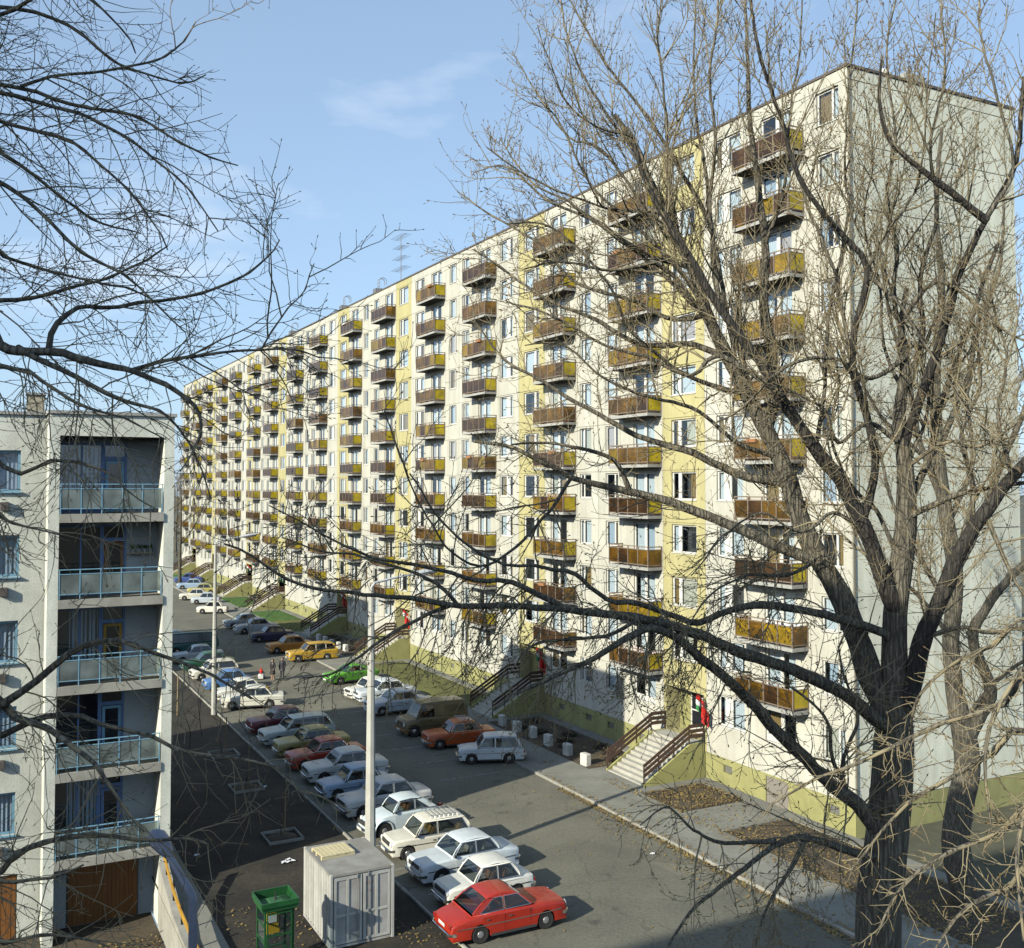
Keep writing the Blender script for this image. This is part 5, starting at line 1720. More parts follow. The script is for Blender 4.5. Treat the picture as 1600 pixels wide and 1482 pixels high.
def person(px, py, rz, H, label, coat, coat_len, skirt):
    p = ground_at(px, py)
    root = thing('person', label, 'person', (p.x, p.y, .012), rz, 'people standing in the car park')
    k = H / 1.70
    J = {'pelvis': ((0, 0, .92), .13, .10), 'waist': ((0, 0, 1.06), .12, .09), 'chest': ((0, 0, 1.28), .15, .10), 'neck': ((0, .01, 1.47), .055), 'head': ((0, .03, 1.57), .085, .095), 'crown': ((0, .02, 1.66), .07, .075),
         'shl': ((.17, 0, 1.40), .058), 'ell': ((.23, -.02, 1.12), .045), 'wrl': ((.21, .08, .90), .033), 'hal': ((.20, .12, .82), .038), 'shr': ((-.17, 0, 1.40), .058), 'elr': ((-.24, -.02, 1.13), .045), 'wrr': ((-.19, .10, .92), .033), 'har': ((-.17, .14, .85), .038),
         'hil': ((.09, 0, .88), .09), 'knl': ((.10, .02, .48), .062), 'anl': ((.10, -.02, .08), .042), 'tol': ((.11, .13, .04), .038), 'hir': ((-.09, 0, .88), .09), 'knr': ((-.10, .03, .48), .062), 'anr': ((-.10, -.01, .08), .042), 'tor': ((-.11, .14, .04), .038)}
    J = {a: (tuple(c * k for c in v[0]), *[r * k for r in v[1:]]) for a, v in J.items()}
    skin_body('body', J, EDG, M['skin'] if skirt else M['trousers'], root, (0, 0, 0), 0)
    b = MB(); rings = []
    for z, w, d in ((coat_len, .24, .19), (.75, .22, .17), (.98, .19, .145), (1.12, .185, .14), (1.30, .215, .15), (1.42, .20, .12), (1.48, .085, .08)):
        rings.append([(w * k * math.cos(a), d * k * math.sin(a), z * k) for a in [2 * math.pi * j / 16 for j in range(16)]])
    b.rings([r for r in rings], cap0=True, cap1=True)
    for sd in (1, -1):
        b.tube([(sd * .16 * k, 0, 1.42 * k), (sd * .235 * k, -.01, 1.14 * k), (sd * .205 * k, .08 * k, .92 * k)], [.075 * k, .066 * k, .052 * k], 10)
    build('coat', b, coat, root, smooth=True, angle=70)
    b = MB(); b.lathe([(.06, 1.50), (.10, 1.56), (.105, 1.63), (.085, 1.69), (.02, 1.715)], 'z', (0, -.012, 0), 14); hb = build('hair', b, M['hair'], root, smooth=True); hb.scale = (k, k, k)
    if not skirt:
        b = MB(); rr = []
        b.lathe([(.06, 1.49), (.085, 1.53), (.092, 1.58), (.05, 1.63)], 'z', (0, .035, 0), 12); fb = build('face', b, M['skin'], root, smooth=True); fb.scale = (k, k, k)
person(426, 1064, R(150), 1.62, 'person in a shiny black knee length coat standing by the toy car', M['coat'], .52, True)
person(441, 1063, R(170), 1.72, 'person in dark jacket and trousers standing next to the black coat', M['coat2'], .72, False)
p = ground_at(408, 1061)
toy = thing('pedal_car', 'yellowish toy pedal car with a child in it', 'toy car', (p.x, p.y, .012), R(100))
b = MB(); b.rings([[(x, y * w, z) for y, z in ((-1, .08), (1, .08), (1, hh), (.7, hh + .04), (-.7, hh + .04), (-1, hh))] for x, w, hh in ((.5, .17, .22), (.42, .2, .28), (.1, .22, .33), (-.3, .22, .34), (-.48, .18, .28))], cap0=True, cap1=True); build('body', b, M['plate'], toy, smooth=True)
for x in (.32, -.3):
    for y in (-.22, .22):
        b = MB(); b.lathe([(.03, -.025), (.1, -.025), (.11, 0), (.1, .025), (.03, .025)], 'y', (x, y, .11), 12); build('wheel', b, M['tyre'], toy)
ch = thing('person', 'small child in red sitting in the toy pedal car', 'person', (p.x, p.y, .3), R(10), 'people standing in the car park')
J = {'pelvis': ((0, 0, .08), .10, .09), 'chest': ((0, 0, .28), .10, .08), 'neck': ((0, .01, .40), .045), 'head': ((0, .02, .48), .085), 'crown': ((0, .015, .55), .065), 'shl': ((.11, 0, .35), .04), 'ell': ((.15, .08, .24), .033), 'wrl': ((.10, .2, .24), .028), 'shr': ((-.11, 0, .35), .04), 'elr': ((-.15, .08, .24), .033), 'wrr': ((-.10, .2, .24), .028)}
skin_body('body', J, [('pelvis', 'chest'), ('chest', 'neck'), ('neck', 'head'), ('head', 'crown'), ('chest', 'shl'), ('shl', 'ell'), ('ell', 'wrl'), ('chest', 'shr'), ('shr', 'elr'), ('elr', 'wrr')], M['red'], ch, (0, 0, 0), 0)
b = MB(); b.lathe([(.05, .40), (.075, .45), (.07, .51), (.03, .54)], 'z', (0, .03, 0), 12); build('face', b, M['skin'], ch, smooth=True)
# ================================================================== bare trees
def norm(a):
    return a / np.maximum(np.linalg.norm(a, axis=-1, keepdims=True), 1e-9)

def tubes(P, Rr, sides):
    """P (B,K,3) centre lines, Rr (B,K) radii -> verts, quads"""
    B, K, _ = P.shape
    T = np.empty_like(P)
    T[:, 1:-1] = P[:, 2:] - P[:, :-2]; T[:, 0] = P[:, 1] - P[:, 0]; T[:, -1] = P[:, -1] - P[:, -2]
    T = norm(T)
    ref = np.where(np.abs(T[:, :1, 2:3]) < .9, np.array([[[0, 0, 1.]]]), np.array([[[1., 0, 0]]]))
    U = norm(ref - T * np.sum(T * ref, axis=-1, keepdims=True))
    Wv = np.cross(T, U)
    a = 2 * np.pi * np.arange(sides) / sides
    V = P[:, :, None] + Rr[:, :, None, None] * (U[:, :, None] * np.cos(a)[None, None, :, None] + Wv[:, :, None] * np.sin(a)[None, None, :, None])
    V = V.reshape(-1, 3)
    b = np.arange(B)[:, None, None] * (K * sides); k = np.arange(K - 1)[None, :, None] * sides; j = np.arange(sides)[None, None, :]
    j2 = (j + 1) % sides
    Fq = np.stack([b + k + j, b + k + j2, b + k + sides + j2, b + k + sides + j], axis=-1).reshape(-1, 4)
    return V, Fq

def np_mesh(name, parts, mat, smooth=True):
    off = 0; Vs, Fs = [], []
    for V, Fq in parts:
        Vs.append(V); Fs.append(Fq + off); off += len(V)
    V = np.concatenate(Vs); Fq = np.concatenate(Fs)
    me = bpy.data.meshes.new(name)
    me.vertices.add(len(V)); me.vertices.foreach_set('co', V.astype(np.float32).ravel())
    n = Fq.shape[1]
    me.loops.add(Fq.size); me.loops.foreach_set('vertex_index', Fq.astype(np.int32).ravel())
    me.polygons.add(len(Fq)); me.polygons.foreach_set('loop_start', (np.arange(len(Fq)) * n).astype(np.int32))
    me.polygons.foreach_set('loop_total', np.full(len(Fq), n, np.int32))
    if smooth:
        me.polygons.foreach_set('use_smooth', np.ones(len(Fq), bool))
    me.materials.append(mat)
    me.update(); me.validate()
    return me

def spline(pts, step=.22):
    """Catmull-Rom through control points (x,y,z,r), resampled"""
    p = np.array(pts, float)
    p = np.vstack([2 * p[0] - p[1], p, 2 * p[-1] - p[-2]])
    out = []
    for i in range(1, len(p) - 2):
        n = max(2, int(np.linalg.norm(p[i + 1, :3] - p[i, :3]) / step))
        for t in np.arange(n) / n:
            a, b_, c, d = p[i - 1], p[i], p[i + 1], p[i + 2]
            out.append(.5 * (2 * b_ + (c - a) * t + (2 * a - 5 * b_ + 4 * c - d) * t * t + (3 * b_ - a - 3 * c + d) * t ** 3))
    out.append(p[-2])
    out = np.array(out)
    out[:, 3] = np.maximum(out[:, 3], .004)
    return out

def sprout(parents, per_m, len_fn, spread, up, wob, K, rk, rng_t=(.08, 1.0), forward=.55, hang=0.0, rmin=.003, tipr=.0025):
    """children of a list of (N,4) polylines; returns list of (K,4)"""
    starts, dirs, rads, lens = [], [], [], []
    for pl in parents:
        seg = np.linalg.norm(np.diff(pl[:, :3], axis=0), axis=1)
        L = seg.sum()
        n = nrg.poisson(L * per_m * (rng_t[1] - rng_t[0]))
        if n == 0:
            continue
        cum = np.concatenate([[0], np.cumsum(seg)])
        for t in nrg.uniform(rng_t[0], rng_t[1], n):
            d = t * L
            i = min(len(seg) - 1, np.searchsorted(cum, d) - 1 if d > 0 else 0)
            i = max(i, 0)
            f = (d - cum[i]) / max(seg[i], 1e-6)
            q = pl[i] * (1 - f) + pl[i + 1] * f
            tan = (pl[i + 1, :3] - pl[i, :3]) / max(seg[i], 1e-6)
            starts.append(q[:3]); dirs.append(tan); rads.append(q[3]); lens.append(len_fn(t, L, q[3]))
    if not starts:
        return []
    S = np.array(starts); T = np.array(dirs); r0 = np.array(rads); Ls = np.array(lens)
    B = len(S)
    rnd = nrg.normal(size=(B, 3))
    perp = norm(rnd - T * np.sum(rnd * T, axis=1, keepdims=True))
    D = norm(T * forward + perp * spread + np.array([0, 0, up * .6]))
    P = np.empty((B, K, 3)); P[:, 0] = S
    st = (Ls / (K - 1))[:, None]
    for k in range(1, K):
        f = k / (K - 1)
        tro = np.array([0, 0, 1.0]) * (up * .28 - hang * (1 - 1.55 * f) * .55)
        D = norm(D + nrg.normal(size=(B, 3)) * wob + tro)
        P[:, k] = P[:, k - 1] + D * st
    rr = np.minimum(r0 * .75, np.maximum(rmin, Ls * rk))
    Rad = rr[:, None] * (1 - np.linspace(0, 1, K)[None] ** 1.1) + tipr
    return [np.concatenate([P[i], Rad[i][:, None]], axis=1) for i in range(B)]

def as_batch(lst):
    A = np.stack(lst)
    return A[:, :, :3], A[:, :, 3]

def buds(branches, size, n_side=0):
    """little pointed buds at the tips (and along) of fine twigs"""
    V, Fq = [], []
    tips, dirs = [], []
    for b_ in branches:
        tips.append(b_[-1, :3]); dirs.append(b_[-1, :3] - b_[-2, :3])
        for _ in range(n_side):
            i = nrg.integers(1, len(b_) - 1)
            tips.append(b_[i, :3]); dirs.append((b_[i + 1, :3] - b_[i, :3]) + nrg.normal(size=3) * .6 * np.linalg.norm(b_[i + 1, :3] - b_[i, :3]))
    tips = np.array(tips); dirs = norm(np.array(dirs)); B = len(tips)
    sz = size * nrg.uniform(.6, 1.5, B)[:, None]
    P = np.stack([tips - dirs * sz * .1, tips + dirs * sz * .35, tips + dirs * sz], axis=1)
    Rr = np.stack([np.full(B, .0015), sz[:, 0] * .17, np.full(B, .0006)], axis=1)
    return tubes(P, Rr, 4)

def make_tree(label, cat_group, base, trunk, limbs, habit, seed, bud=.035, lvl=(2.3, 4.2, 3.2), tk=1.0):
    """trunk / limbs: lists of (x,y,z,r) control polylines in world space"""
    global nrg
    nrg = np.random.default_rng(seed)
    root = thing('bare_tree', label, 'tree', base, 0, cat_group)
    o3 = np.array(base)
    def put(name, parts, mat, k=None):
        ob = link(name, np_mesh(name, [(V - o3, Fq) for V, Fq in parts], mat), root)
        if k:
            kind(ob, k)
        return ob
    tr = spline(trunk, .3)
    tr[:, :2] += np.cumsum(nrg.normal(size=(len(tr), 2)) * .006, axis=0)
    put('trunk', [tubes(tr[None, :, :3], tr[None, :, 3], 18)], M['bark'])
    L1 = []
    for lm, hb in limbs:
        s = spline(lm, .16)
        w = np.cumsum(nrg.normal(size=(len(s), 3)) * .010, axis=0); w -= np.linspace(0, 1, len(s))[:, None] * w[-1]
        s[:, :3] += w
        s[:, 3] *= 1 + .06 * np.sin(np.arange(len(s)) * .9 + nrg.uniform(0, 6)) * nrg.uniform(.4, 1)
        L1.append((s, hb))
        put('limb', [tubes(s[None, :, :3], s[None, :, 3], 12 if s[0, 3] > .06 else 8)], M['bark_shaded'] if hb.endswith('*') else M['bark'])
    twigs, budp = [], []
    for s, hb in L1:
        h = habit[hb.rstrip('*')]
        d2 = h.get('d2', lvl[0]); d3 = h.get('d3', lvl[1]); d4 = h.get('d4', lvl[2])
        A = sprout([s], d2, lambda t, L, r: nrg.uniform(.35, 1.0) * h['len'] * (1.05 - .55 * t), h['spread'], h['up'], h.get('wob', .10), 11, .0085 * min(1, tk), (h.get('t0', .12), 1.0), h.get('fwd', .6), h.get('hang', 0))
        A.append(resample(s[-12:], 11))
        Bn = sprout(A, d3, lambda t, L, r: nrg.uniform(.3, 1.0) * min(h.get('tw', .8), L * .55), .85, h['up'] * .8, .13, 7, .0085 * min(1, tk), (.12, 1.0), .75, h.get('hang', 0) * .9, rmin=.0035 * tk, tipr=.0032 * tk)
        Cn = sprout(Bn, d4, lambda t, L, r: nrg.uniform(.05, .26), .9, h['up'] * .7, .12, 4, .010, (.15, 1.0), .7, 0, rmin=.003 * tk, tipr=.0030 * tk)
        if A: twigs.append(tubes(*as_batch(A), 6))
        if Bn: twigs.append(tubes(*as_batch(Bn), 4))
        if Cn: twigs.append(tubes(*as_batch(Cn), 3))
        if Cn: budp.append(buds(Cn, bud))
        if Bn: budp.append(buds(Bn, bud, 1))
    put('twigs', twigs, M['twig'], 'stuff')
    put('buds', budp, M['bud'], 'stuff')
    return root

def resample(p, K):
    t = np.linspace(0, len(p) - 1, K); i = np.minimum(t.astype(int), len(p) - 2); f = (t - i)[:, None]
    return p[i] * (1 - f) + p[i + 1] * f

def to_px(p):
    d = p[1] * math.cos(PITCH) + (p[2] - CAM_Z) * math.sin(PITCH)
    u = (p[2] - CAM_Z) * math.cos(PITCH) - p[1] * math.sin(PITCH)
    return PPX + F_PX * p[0] / d, PPY - F_PX * u / d

def snap(px, py, Y, lines):
    """the distance of the nearest limb already there, so that branches grow out of one another"""
    best = (30.0, None)
    for ln in lines:
        for q in spline(ln, .12):
            x, y = to_px(q)
            d = math.hypot(x - px, y - py)
            if d < best[0]:
                best = (d, q)
    return best[1]

def traced(pts, Y0, Y1, w0, w1, curve=1.0, start=None):
    """limb through photograph points, its distance running from Y0 to Y1 metres, its width from w0 to w1 pixels"""
    n = len(pts); out = []
    for i, (px, py) in enumerate(pts):
        f = i / (n - 1)
        Y = Y0 + (Y1 - Y0) * f ** curve
        p = at(px, py, Y)
        w = w0 + (w1 - w0) * f ** .8
        out.append((p.x, p.y, p.z, w / 2 * Y / F_PX))
    if start is not None:
        out = start + out
    return out

HAB = {
 'up':    dict(len=3.0, spread=.90, up=.30, fwd=.70, d2=3.4, d3=4.3, d4=2.6, tw=1.0, t0=.10, wob=.10),
 'fan':   dict(len=2.6, spread=.86, up=.30, fwd=.78, d2=4.2, d3=4.2, d4=2.6, tw=1.0, t0=.05, wob=.09),
 'side':  dict(len=2.6, spread=.95, up=.16, fwd=.60, d2=3.4, d3=5.2, d4=3.2, tw=.95, t0=.08, wob=.11, hang=.10),
 'droop': dict(len=2.3, spread=.80, up=.00, fwd=.45, d2=4.2, d3=6.0, d4=3.6, tw=.80, hang=.58, t0=.06, wob=.11),
 'left':  dict(len=1.7, spread=.70, up=.06, fwd=.75, d2=4.4, d3=7.0, d4=4.0, tw=.62, hang=.12, t0=.02, wob=.09),
 'leftd': dict(len=1.6, spread=.80, up=-.04, fwd=.62, d2=4.2, d3=7.0, d4=4.0, tw=.60, hang=.30, t0=.02, wob=.10),
}
# ---- the big tree on the right
YT = 18.0
tp = lambda px, py, w, Y=YT: (*at(px, py, Y), w / 2 * Y / F_PX)
b0 = at(1380, 1440, YT)
trunk = [(b0.x - .15, YT, -.05, .62), (b0.x - .12, YT, 1.2, .47), (b0.x - .08, YT, 4.0, .41), tp(1376, 1440, 68), tp(1386, 1330, 64), tp(1396, 1230, 62), tp(1399, 1160, 60), tp(1402, 1110, 48), tp(1400, 1040, 40), tp(1401, 960, 36), tp(1410, 880, 35), tp(1418, 800, 32), tp(1416, 730, 25), tp(1408, 650, 20), tp(1418, 580, 15), tp(1412, 510, 10), tp(1420, 450, 6)]
limbs = []
trunk_now = trunk
def L(pts, Y0, Y1, w0, w1, hb, curve=1.0):
    q = snap(*pts[0], Y0, [trunk_now] + [l[0] for l in limbs])
    k = .62 if hb == 'fan' else .9
    out = traced(pts, Y0 if q is None else q[1], Y1, max(3, w0 * (k if w0 < 24 else 1)), max(1.6, w1 * k), curve)
    if q is not None:
        out[0] = (q[0], q[1], q[2], out[0][3])
    limbs.append((out, hb))
# the leaning sunlit stem and what it carries
L([(1396, 1150), (1380, 1100), (1352, 1030), (1318, 940), (1278, 872), (1245, 800), (1218, 715), (1196, 665), (1172, 615), (1142, 555), (1110, 490), (1085, 420), (1052, 345), (1018, 285), (994, 225), (960, 180)], YT, 19.4, 46, 9, 'up')
L([(1195, 668), (1208, 610), (1203, 540), (1192, 470), (1197, 380), (1180, 280), (1172, 170), (1166, 60), (1160, -60)], 18.6, 19.6, 26, 5, 'fan')
L([(1172, 615), (1150, 530), (1120, 450), (1112, 360), (1070, 285), (1030, 215), (985, 150), (930, 75), (890, 0)], 18.9, 20.4, 20, 4, 'fan')
L([(1142, 555), (1095, 470), (1040, 400), (985, 345), (930, 300), (880, 200), (850, 160)], 18.8, 18.0, 15, 3, 'fan')
L([(1018, 285), (990, 215), (960, 208), (920, 190), (885, 160), (865, 110), (840, 40)], 19.3, 18.3, 9, 2.5, 'fan')
L([(1052, 345), (1005, 255), (950, 180), (905, 110), (880, 30), (870, -40)], 19.2, 20.5, 11, 3, 'fan')
L([(1110, 490), (1065, 400), (1010, 330), (940, 235), (890, 215), (840, 150), (800, 80)], 19.0, 20.8, 13, 2.5, 'fan')
L([(1085, 420), (1020, 340), (950, 330), (870, 300), (815, 270), (760, 230)], 19.1, 17.6, 10, 2, 'fan')
L([(1120, 520), (1040, 430), (960, 370), (890, 320), (830, 285), (780, 215)], 18.9, 20.6, 13, 2, 'fan')
L([(1060, 360), (1045, 260), (1040, 160), (1030, 60), (1035, -50)], 19.2, 19.0, 11, 3, 'fan')
L([(1112, 360), (1100, 270), (1085, 180), (1080, 80), (1090, -40)], 19.6, 20.6, 12, 3, 'fan')
L([(1150, 560), (1128, 440), (1112, 330), (1120, 220), (1110, 120), (1122, 20), (1118, -60)], 18.4, 17.4, 14, 4, 'fan')
L([(1197, 380), (1225, 290), (1232, 180), (1250, 80), (1255, -40)], 19.2, 18.3, 11, 3, 'fan')
L([(1412, 600), (1440, 520), (1436, 430), (1462, 330), (1452, 230), (1475, 120), (1470, 0)], 18.0, 19.2, 16, 4, 'fan')
L([(1414, 560), (1395, 470), (1402, 390), (1385, 300), (1398, 200), (1385, 100), (1400, 0)], 18.0, 17.2, 15, 4, 'fan')
# stem crossing in front, up to the left; starred limbs have shade painted in
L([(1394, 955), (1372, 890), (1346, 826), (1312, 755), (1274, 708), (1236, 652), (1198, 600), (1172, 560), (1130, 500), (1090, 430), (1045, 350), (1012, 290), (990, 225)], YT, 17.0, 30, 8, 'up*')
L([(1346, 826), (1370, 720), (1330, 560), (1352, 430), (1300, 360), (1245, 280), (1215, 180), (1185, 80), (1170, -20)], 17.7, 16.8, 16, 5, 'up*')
L([(1330, 560), (1310, 430), (1270, 330), (1240, 240), (1210, 150), (1195, 40)], 17.4, 18.8, 12, 4, 'fan')
L([(1352, 430), (1385, 370), (1432, 300), (1445, 220), (1450, 120), (1462, 20)], 17.1, 16.4, 9, 3, 'fan')
L([(1274, 708), (1290, 600), (1300, 480), (1325, 350), (1320, 240), (1325, 120), (1340, 0)], 17.5, 18.6, 12, 4, 'fan')
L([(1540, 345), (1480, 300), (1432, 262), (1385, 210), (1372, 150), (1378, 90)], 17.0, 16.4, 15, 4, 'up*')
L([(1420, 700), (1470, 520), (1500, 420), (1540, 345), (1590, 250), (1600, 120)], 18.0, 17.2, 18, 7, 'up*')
L([(1545, 345), (1585, 260), (1560, 150), (1535, 60), (1530, -40)], 17.3, 18.0, 11, 4, 'fan')
# right side
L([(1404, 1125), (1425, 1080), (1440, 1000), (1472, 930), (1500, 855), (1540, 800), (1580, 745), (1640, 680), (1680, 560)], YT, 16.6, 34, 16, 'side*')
L([(1419, 806), (1440, 800), (1490, 776), (1550, 764), (1640, 750)], 18.0, 17.2, 13, 6, 'side')
L([(1420, 790), (1450, 720), (1470, 640), (1500, 560), (1530, 470), (1560, 380)], 18.0, 19.2, 15, 6, 'up')
L([(1412, 700), (1360, 660), (1310, 690), (1285, 760), (1330, 700)][:3] + [(1290, 640), (1240, 610), (1190, 590)], 18.0, 16.8, 10, 3, 'side')
L([(1540, 800), (1570, 880), (1600, 930)], 17.2, 16.6, 10, 5, 'side')
L([(1416, 560), (1360, 590), (1300, 560), (1230, 575), (1160, 640), (1120, 660)], 17.9, 16.5, 10, 3, 'side')
L([(1425, 500), (1460, 440), (1520, 470), (1580, 520), (1640, 540)], 18.0, 16.8, 10, 3, 'side')
L([(1418, 730), (1450, 640), (1440, 560), (1470, 480), (1500, 400), (1490, 320), (1510, 230)], 18.0, 19.4, 10, 3, 'fan')
L([(1412, 620), (1380, 540), (1375, 450), (1350, 350), (1365, 250), (1350, 150)], 18.0, 19.0, 10, 3, 'fan')
L([(1580, 745), (1560, 650), (1575, 560), (1550, 470), (1565, 380)], 16.9, 17.6, 12, 4, 'fan')
L([(1500, 855), (1520, 760), (1500, 680), (1530, 600), (1520, 500)], 17.4, 18.4, 12, 4, 'up')
L([(1410, 880), (1370, 800), (1330, 760), (1300, 680), (1310, 600), (1290, 520)], 18.0, 19.2, 9, 3, 'side')
L([(1440, 1000), (1500, 980), (1550, 990), (1610, 960)], 17.8, 16.6, 9, 4, 'side')
L([(1172, 615), (1110, 600), (1050, 570), (990, 520), (950, 440), (900, 380), (850, 350), (790, 350)], 18.9, 17.0, 10, 2, 'side')
L([(1218, 715), (1150, 690), (1080, 640), (1010, 620), (940, 590), (880, 540), (820, 540)], 18.5, 16.8, 10, 2, 'side')
L([(1110, 490), (1050, 500), (980, 470), (900, 440), (840, 380), (760, 330), (715, 300)], 19.0, 21.0, 10, 2, 'side')
L([(1085, 420), (1010, 400), (930, 350), (850, 310), (790, 260), (740, 270)], 19.1, 19.8, 9, 2, 'side')
L([(1352, 430), (1400, 470), (1460, 560), (1510, 640), (1560, 690)], 17.2, 16.0, 8, 2, 'side')
L([(1416, 730), (1480, 690), (1530, 700), (1590, 660)], 18.0, 16.4, 8, 3, 'side')
L([(1346, 826), (1300, 800), (1250, 830), (1190, 800), (1130, 840), (1080, 900)], 17.8, 16.0, 8, 2, 'droop')
L([(1278, 872), (1230, 900), (1170, 900), (1110, 930), (1060, 1000)], 18.2, 16.2, 8, 2, 'droop')
# sunlit arms to the left
L([(1272, 880), (1200, 848), (1124, 816), (1050, 788), (985, 770), (937, 758), (892, 747), (846, 725), (800, 701), (740, 690)], 18.2, 19.6, 22, 5, 'side')
L([(1216, 766), (1160, 742), (1087, 708), (1050, 697), (995, 678), (938, 648), (892, 620), (845, 590), (790, 560), (740, 500)], 18.4, 20.4, 17, 3, 'side')
L([(985, 770), (960, 720), (905, 700), (850, 690), (800, 695)], 18.9, 18.0, 10, 3, 'side')
L([(1150, 560), (1080, 540), (1000, 540), (930, 500), (860, 470), (800, 430), (740, 390)], 18.6, 20.0, 13, 3, 'side')
L([(1120, 520), (1040, 420), (1000, 415), (940, 420), (880, 410), (820, 420)], 18.8, 17.4, 10, 2.5, 'side')
L([(1200, 600), (1120, 560), (1080, 590), (1010, 560), (950, 545), (870, 500), (790, 470)], 17.2, 18.0, 10, 3, 'side')
# low dark limbs sweeping left over the car park
L([(1402, 1005), (1370, 985), (1337, 973), (1262, 954), (1195, 946), (1142, 955), (1094, 973), (1050, 962), (1000, 945), (950, 938), (900, 900), (868, 893), (834, 884), (790, 884), (730, 850), (680, 800), (640, 740)], YT, 15.8, 18, 3, 'droop')
L([(1396, 1150), (1375, 1131), (1319, 1084), (1240, 1045), (1157, 1018), (1094, 992), (1040, 975), (1000, 964), (940, 957), (880, 951), (800, 948), (717, 948), (650, 940), (596, 932), (542, 926), (464, 912), (397, 869), (350, 850)], 17.9, 14.6, 24, 3, 'droop')
L([(1388, 1322), (1340, 1262), (1290, 1222), (1213, 1150), (1170, 1102), (1110, 1046), (1062, 1004), (1020, 985), (980, 1000), (930, 1030), (880, 1050), (820, 1080), (770, 1110)], YT, 15.2, 26, 5, 'droop')
L([(880, 951), (800, 905), (740, 900), (670, 880), (600, 868), (540, 850), (480, 820), (420, 790)], 15.9, 15.0, 11, 2, 'droop')
L([(717, 948), (680, 915), (620, 890), (560, 870), (500, 865), (440, 840)], 15.6, 16.6, 8, 2, 'droop')
L([(700, 948), (650, 970), (600, 1000), (550, 1035), (510, 1055), (470, 1060)], 15.5, 15.2, 8, 2, 'droop')
L([(892, 747), (860, 800), (800, 860), (750, 880), (700, 850), (660, 790), (620, 690), (600, 640)], 19.2, 17.0, 7, 2, 'side')
L([(1000, 964), (960, 990), (900, 1000), (830, 1010), (790, 1060)], 16.6, 15.6, 9, 2.5, 'droop')
L([(1384, 1338), (1337, 1330), (1262, 1303), (1210, 1314), (1150, 1360), (1100, 1400), (1060, 1450), (1030, 1500)], 17.8, 15.4, 17, 3, 'droop')
L([(1262, 1303), (1230, 1370), (1200, 1420), (1180, 1490)], 17.0, 16.0, 10, 3, 'droop')
L([(1210, 1314), (1130, 1320), (1080, 1300), (1040, 1260), (1000, 1290)], 16.4, 15.0, 9, 2, 'droop')
L([(1330, 1260), (1320, 1200), (1345, 1130), (1330, 1080), (1310, 1010)], 17.7, 17.0, 10, 3, 'side')
L([(1340, 1262), (1300, 1190), (1290, 1130), (1255, 1090), (1210, 1060)], 17.7, 16.6, 9, 3, 'side')
make_tree('tall bare poplar with several leaning stems in front of the long block', 'bare trees around the houses', (b0.x - .15, YT, 0), trunk, limbs, HAB, 21, bud=.05, tk=.85)

# ---- second tree behind it, against the gable
Y2 = 36.5
p2 = ground_at(1491, 1390)
t2 = lambda px, py, w, Y=Y2: (*at(px, py, Y), w / 2 * Y / F_PX)
trunk2 = [(p2.x, Y2, -.05, .62), t2(1494, 1330, 42), t2(1500, 1260, 40), t2(1511, 1200, 38), t2(1506, 1150, 36), t2(1492, 1080, 27), t2(1486, 1000, 25), t2(1492, 900, 24), t2(1478, 800, 22), t2(1466, 700, 19), t2(1462, 590, 15), t2(1470, 460, 11), t2(1462, 330, 8), t2(1470, 200, 5)]
limbs = []
trunk_now = trunk2
L([(1508, 1160), (1530, 1120), (1548, 1080), (1520, 1000), (1540, 950), (1580, 900), (1640, 850)], Y2, 35, 24, 12, 'up')
L([(1490, 900), (1530, 820), (1560, 740), (1600, 640), (1640, 540)], Y2, 37, 15, 8, 'up')
L([(1478, 800), (1440, 700), (1420, 600), (1390, 500), (1380, 400), (1400, 300)], Y2, 35, 12, 3, 'up')
L([(1466, 700), (1510, 600), (1530, 500), (1560, 420), (1570, 300)], Y2, 35.5, 12, 4, 'up')
L([(1486, 1000), (1440, 940), (1400, 900), (1360, 880), (1320, 800)], Y2, 34, 9, 3, 'side')
L([(1470, 740), (1420, 690), (1370, 640), (1330, 560), (1300, 480)], Y2, 34.5, 9, 3, 'up')
L([(1500, 1130), (1560, 1060), (1620, 1020)], Y2, 35, 10, 5, 'side')
L([(1486, 960), (1430, 860), (1390, 780), (1370, 690), (1340, 620)], Y2, 37, 10, 3, 'up')
L([(1478, 820), (1520, 720), (1510, 620), (1540, 520), (1530, 420)], Y2, 38, 10, 3, 'up')
make_tree('second bare tree standing behind the tall poplar against the gable', 'bare trees around the houses', (p2.x, Y2, 0), trunk2, limbs, HAB, 33, bud=.07, lvl=(2, 3, 2), tk=1.5)

